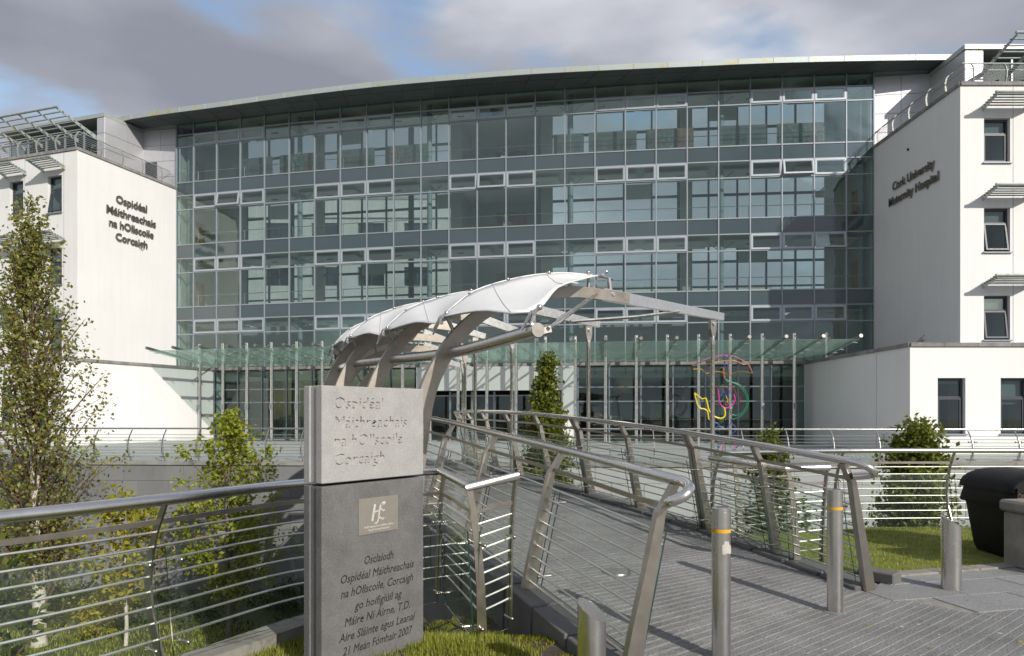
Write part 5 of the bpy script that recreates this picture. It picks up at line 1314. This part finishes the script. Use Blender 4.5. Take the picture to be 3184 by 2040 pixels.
# display boards and bust on the top gallery
def board(u0, u1, mat_, label, titles=(), z0=14.86, z1=16.2):
    a, c = s_at(u0), s_at(u1); s = (a + c) / 2; w = (c - a) * 1.03; m = fm(s, -.62, (z0 + z1) / 2)
    t = thing('display_board', fac(s, -.62, z0), label, 'board', 'display boards on the top gallery')
    blk('board_panel', mat_, None, (w, .03, z1 - z0), t, mtx=m)
    for s_, x, z, sz in titles: text('board_lettering', s_, sz, m @ Matrix.Translation((x * w / 2, -.02, z)), M['ink'], t, .002, .2)
    if titles:
        b = MB()
        for q in range(3):
            for k in range(8): b.box(None, (w * .26 * random.uniform(.7, 1), .004, .022), mtx=m @ Matrix.Translation((-w * .33 + q * w * .31, -.018, .18 - k * .07)))
        b.build('board_print', M['ink'], t)['kind'] = 'stuff'
    else:
        for q in range(3): blk('picture', M[('pict1', 'pict2', 'pict3')[(q + int(u0)) % 3]], None, (w * .29, .01, (z1 - z0) * .8), t, mtx=m @ Matrix.Translation((-w * .32 + q * w * .32, -.022, 0)))
board(700, 812, M['board'], 'plain grey text board, leftmost on the top gallery', [('Origins', -.8, .4, .2)])
board(840, 955, M['pict1'], 'dark picture board beside the leftmost grey text board')
board(1025, 1140, M['board'], 'grey text board left of the green picture board', [('Growth', -.8, .4, .2)])
board(1178, 1308, M['pict2'], 'green edged picture board left of the bust')
board(1716, 1810, M['board'], 'grey text board reading A Proud Tradition', [('A Proud Tradition', -.85, .4, .2)])
board(1832, 1980, M['board'], 'wide grey text board, second right of the bust', [('The Bon Secours', -.85, .4, .2)])
board(2016, 2165, M['pict3'], 'picture board with a stained glass panel')
board(2252, 2398, M['board'], 'grey text board with the hospital name, near the right end', [('Cork University Maternity Hospital', -.9, .42, .17)])
board(2436, 2584, M['pict1'], 'dark picture board at the right end of the top gallery')
p = fac(s_at(1549), -1.6, 14.35); pb = thing('bust', p, 'dark bust on a white pedestal in the top gallery', 'bust')
MB().box(p + Vector((0, 0, .55)), (.42, .42, 1.1)).build('pedestal', M['render'], pb)
MB().lathe(p + Vector((0, 0, 1.1)), [(.12, 0), (.16, .05), (.20, .14), (.15, .22), (.07, .26), (.065, .31), (.10, .36), (.115, .44), (.09, .52), (.03, .56)], 16).build('head', M['dark'], pb, True)

# ------------------------------------------------------------ trees and plants
def leaf_mesh(name, spots, size, mat_, parent, up=.4, droop=0, long=1.35):
    """spots: list of (position, spread, count); every leaf is a small folded blade"""
    b_v, b_f, tone = [], [], []
    rnd = random.Random(len(spots) * 13 + 5)
    for p, sp_, cnt in spots:
        cl = rnd.gauss(0, .10)
        for _ in range(cnt):
            c = Vector((p[0] + rnd.gauss(0, sp_), p[1] + rnd.gauss(0, sp_), p[2] + rnd.gauss(0, sp_ * .8) - (rnd.random() ** 2) * droop))
            n_ = Vector((rnd.gauss(0, 1), rnd.gauss(0, 1), rnd.gauss(0, 1) + up)).normalized()
            t = n_.cross(Vector((rnd.gauss(0, 1), rnd.gauss(0, 1), rnd.gauss(0, 1) - .4))).normalized(); w = n_.cross(t)
            s_ = size * rnd.uniform(.6, 1.25); i = len(b_v)
            b_v += [c - t * s_ * long / 2, c + w * s_ * .42 + n_ * s_ * .08, c + t * s_ * long / 2, c - w * s_ * .42 + n_ * s_ * .08]
            b_f += [(i, i + 1, i + 2), (i, i + 2, i + 3)]
            v = min(1, max(0, .38 + cl + rnd.gauss(0, .2) + (.35 if rnd.random() < .04 else 0))); tone += [v, v]
    me = bpy.data.meshes.new(name); me.from_pydata([tuple(v) for v in b_v], [], b_f); me.materials.append(mat_)
    a_ = me.attributes.new('tone', 'FLOAT', 'FACE'); a_.data.foreach_set('value', tone)
    return link(name, me, parent)
def tree(name, label, group, base, top, r0, crown, lsize, lmat, bark, nbr=26, per=34, spread=.22, droop=0, twig='twig', lean=(0, 0), wob=.10, up=.4, cat='tree', extra=(), irr=(.75, 1.08)):
    """crown: list of (height fraction, radius) giving the outline; branches rise from the trunk into it"""
    rnd = random.Random(int(abs(base[0] * 131 + base[1] * 17)) + 3)
    B0 = Vector(base); H = top - base[2]
    t = thing(name, B0, label, cat, group)
    n_ = 9
    tr = [B0 + Vector((lean[0] * k / n_ + rnd.gauss(0, wob * .3) * (k > 0), lean[1] * k / n_ + rnd.gauss(0, wob * .3) * (k > 0), H * k / n_ * .97 - (.1 if k == 0 else 0))) for k in range(n_ + 1)]
    tr = smoothpath(tr, 3)
    MB().tube(tr, [max(.006, r0 * (1 - .93 * i / (len(tr) - 1)) * (1.25 if i == 0 else 1)) for i in range(len(tr))], 10).build('trunk', M[bark], t, True)
    def rad(f):
        for (f0, q0), (f1, q1) in zip(crown, crown[1:]):
            if f0 <= f <= f1: return q0 + (q1 - q0) * (f - f0) / (f1 - f0)
        return .05
    spots = []; br = MB(); f_lo, f_hi = crown[0][0], crown[-1][0]
    for k in range(nbr):
        f = f_lo + (f_hi - f_lo) * ((k + rnd.random()) / nbr)
        a = k * 2.39996 + rnd.gauss(0, .3)
        r_ = rad(f) * rnd.uniform(*irr)
        i = min(len(tr) - 1, int(max(.02, f - .10 - .04 * r_ / max(.3, H * .1)) * (len(tr) - 1)))
        s0 = tr[i]; tip = Vector((tr[min(len(tr) - 1, int(f * (len(tr) - 1)))].x, tr[min(len(tr) - 1, int(f * (len(tr) - 1)))].y, base[2] + f * H)) + Vector((math.cos(a) * r_, math.sin(a) * r_, rnd.gauss(0, .05)))
        mid = s0.lerp(tip, .55) + Vector((0, 0, .06 * r_))
        path = smoothpath([s0, mid, tip], 3)
        br.tube(path, [max(.004, r0 * .2 * (1 - .85 * q / (len(path) - 1)) * min(1, r_ / 1.0 + .2)) for q in range(len(path))], 5, False)
        for q in range(3):
            g = rnd.uniform(.35, 1.0); p = s0.lerp(tip, g) + Vector((rnd.gauss(0, .16), rnd.gauss(0, .16), rnd.gauss(0, .10))) * r_
            br.tube([s0.lerp(tip, max(.2, g - .25)), p], [.008, .003], 4, False)
            spots.append((p, spread, per))
        spots.append((tip, spread * .8, per))
    for p, sp_, c in extra: spots.append((p, sp_, c))
    br.build('branches', M[twig], t, fix=False)
    leaf_mesh('crown', spots, lsize, M[lmat], t, up, droop)
    return t
# silver birch, tall, on the left
tree('birch_tree', 'tall silver birch with pale trunk in the sunken court at the left', None, (-12.05, 17.4, LOW), 7.55, .17,
     [(.22, 1.2), (.30, 1.6), (.42, 1.7), (.52, 1.6), (.62, 1.5), (.72, 1.15), (.80, .75), (.90, .38), (.97, .08)], .088, 'l_birch', 'birch', nbr=120, per=26, spread=.15, droop=1.05, lean=(-.35, 0), up=.1, irr=(.35, 1.2))
tree('maple_tree', 'bright green young maple before the dark stone wall', None, (-7.55, 18.2, LOW), 1.75, .09,
     [(.27, .9), (.36, 1.5), (.55, 1.75), (.70, 1.35), (.84, .6), (.98, .12)], .10, 'l_maple', 'bark', nbr=46, per=30, spread=.17, irr=(.35, 1.35))
tree('yellow_tree', 'small tree with yellowing leaves and straight pale stem', None, (-9.85, 17.4, LOW), -.45, .055,
     [(.40, .35), (.52, .9), (.70, 1.12), (.86, .8), (.99, .2)], .13, 'l_yellow', 'birch', nbr=24, per=14, spread=.19, irr=(.5, 1.15))
tree('shrub', 'low yellow green shrub at the foot of the yellowing tree', None, (-10.9, 17.9, LOW), -3.0, .03, [(.1, .35), (.5, .5), (.98, .2)], .075, 'l_yellow', 'twig', nbr=9, per=22, spread=.12, cat='shrub')
tree('leafy_tree', 'large leaved green tree cut off by the left picture edge', None, (-6.75, 8.3, LOW), .6, .09,
     [(.35, .6), (.55, .95), (.75, .95), (.98, .4)], .125, 'l_near', 'bark', nbr=20, per=10, spread=.20)
for k, (x, y, h, lab) in enumerate(((-6.6, 20.8, .8, 'dark low shrub against the wall right of the maple'), (-12.8, 20.0, .8, 'low shrub behind the birch trunk'))):
    tree('shrub', lab, None, (x, y, LOW), LOW + h, .02, [(.05, .7), (.5, .8), (.98, .3)], .07, 'l_cover', 'twig', nbr=14, per=26, spread=.16, cat='shrub')
tree('hornbeam_tree', 'slender conical hornbeam rising behind the right bridge rail', None, (.93, 18.2, LOW), 3.25, .09,
     [(.30, .62), (.50, .68), (.66, .62), (.76, .46), (.84, .24), (.92, .16), (.99, .05)], .085, 'l_horn', 'bark', nbr=76, per=46, spread=.12, irr=(.6, 1.2))
tree('hornbeam_tree', 'broad green hornbeam behind the rail next to the black bin', None, (8.55, 14.6, LOW), 1.50, .08,
     [(.30, 1.3), (.48, 1.15), (.60, .85), (.72, .58), (.86, .52), (.95, .34), (.99, .1)], .085, 'l_horn', 'bark', nbr=84, per=44, spread=.14, lean=(.15, 0), irr=(.55, 1.2))
tree('hornbeam_tree', 'pointed small hornbeam behind the end of the right bridge rail', None, (5.85, 15.4, LOW), 1.15, .07,
     [(.30, 1.0), (.50, .95), (.66, .72), (.80, .38), (.90, .16), (.99, .05)], .08, 'l_horn', 'bark', nbr=56, per=44, spread=.13, irr=(.55, 1.2))
# court planting
pts = []
rnd = random.Random(4)
for _ in range(300):
    x = rnd.uniform(-17, -3.5); y = rnd.uniform(18.6, 22.2)
    pts.append((Vector((x, y, LOW + .08)), .12, 14))
tag(leaf_mesh('ground_cover', pts, .075, M['l_cover'], None, .8), 'dark green ground cover along the foot of the court wall', 'ground cover', kind='stuff')
court = [(-19, 11), (-3, 11), (-3, 19), (-19, 19)]
tag(blades('court_grass', court, lambda x, y: LOW, 26000, .12, M['blade'], w=.03), 'mown grass on the floor of the sunken court', 'grass')
# small litter: leaves and twigs on paving and verge
lit = []
for _ in range(26):
    x, y = rnd.uniform(.8, 5.2), rnd.uniform(4.4, 6.9)
    if inside(x, y, pave): lit.append((Vector((x, y, .006)), .004, 1))
for _ in range(60): lit.append((Vector((rnd.uniform(-.9, .4), rnd.uniform(4.0, 4.9), -.10)), .01, 1))
tag(leaf_mesh('fallen_leaves', lit, .03, M['l_yellow'], None, 3), 'scattered fallen leaves on paving and soil', 'leaves', kind='stuff')

gum = MB()
for _ in range(90):
    x, y = rnd.uniform(.8, 5.6), rnd.uniform(4.3, 7.0)
    if inside(x, y, pave): gum.lathe((x, y, .0005), [(rnd.uniform(.008, .018), 0), (.006, .0016)], 8)
o = gum.build('gum_spots', M['resid']); o['kind'] = 'stuff'; tag(o, 'small pale spots trodden into the plaza paving', 'stain')
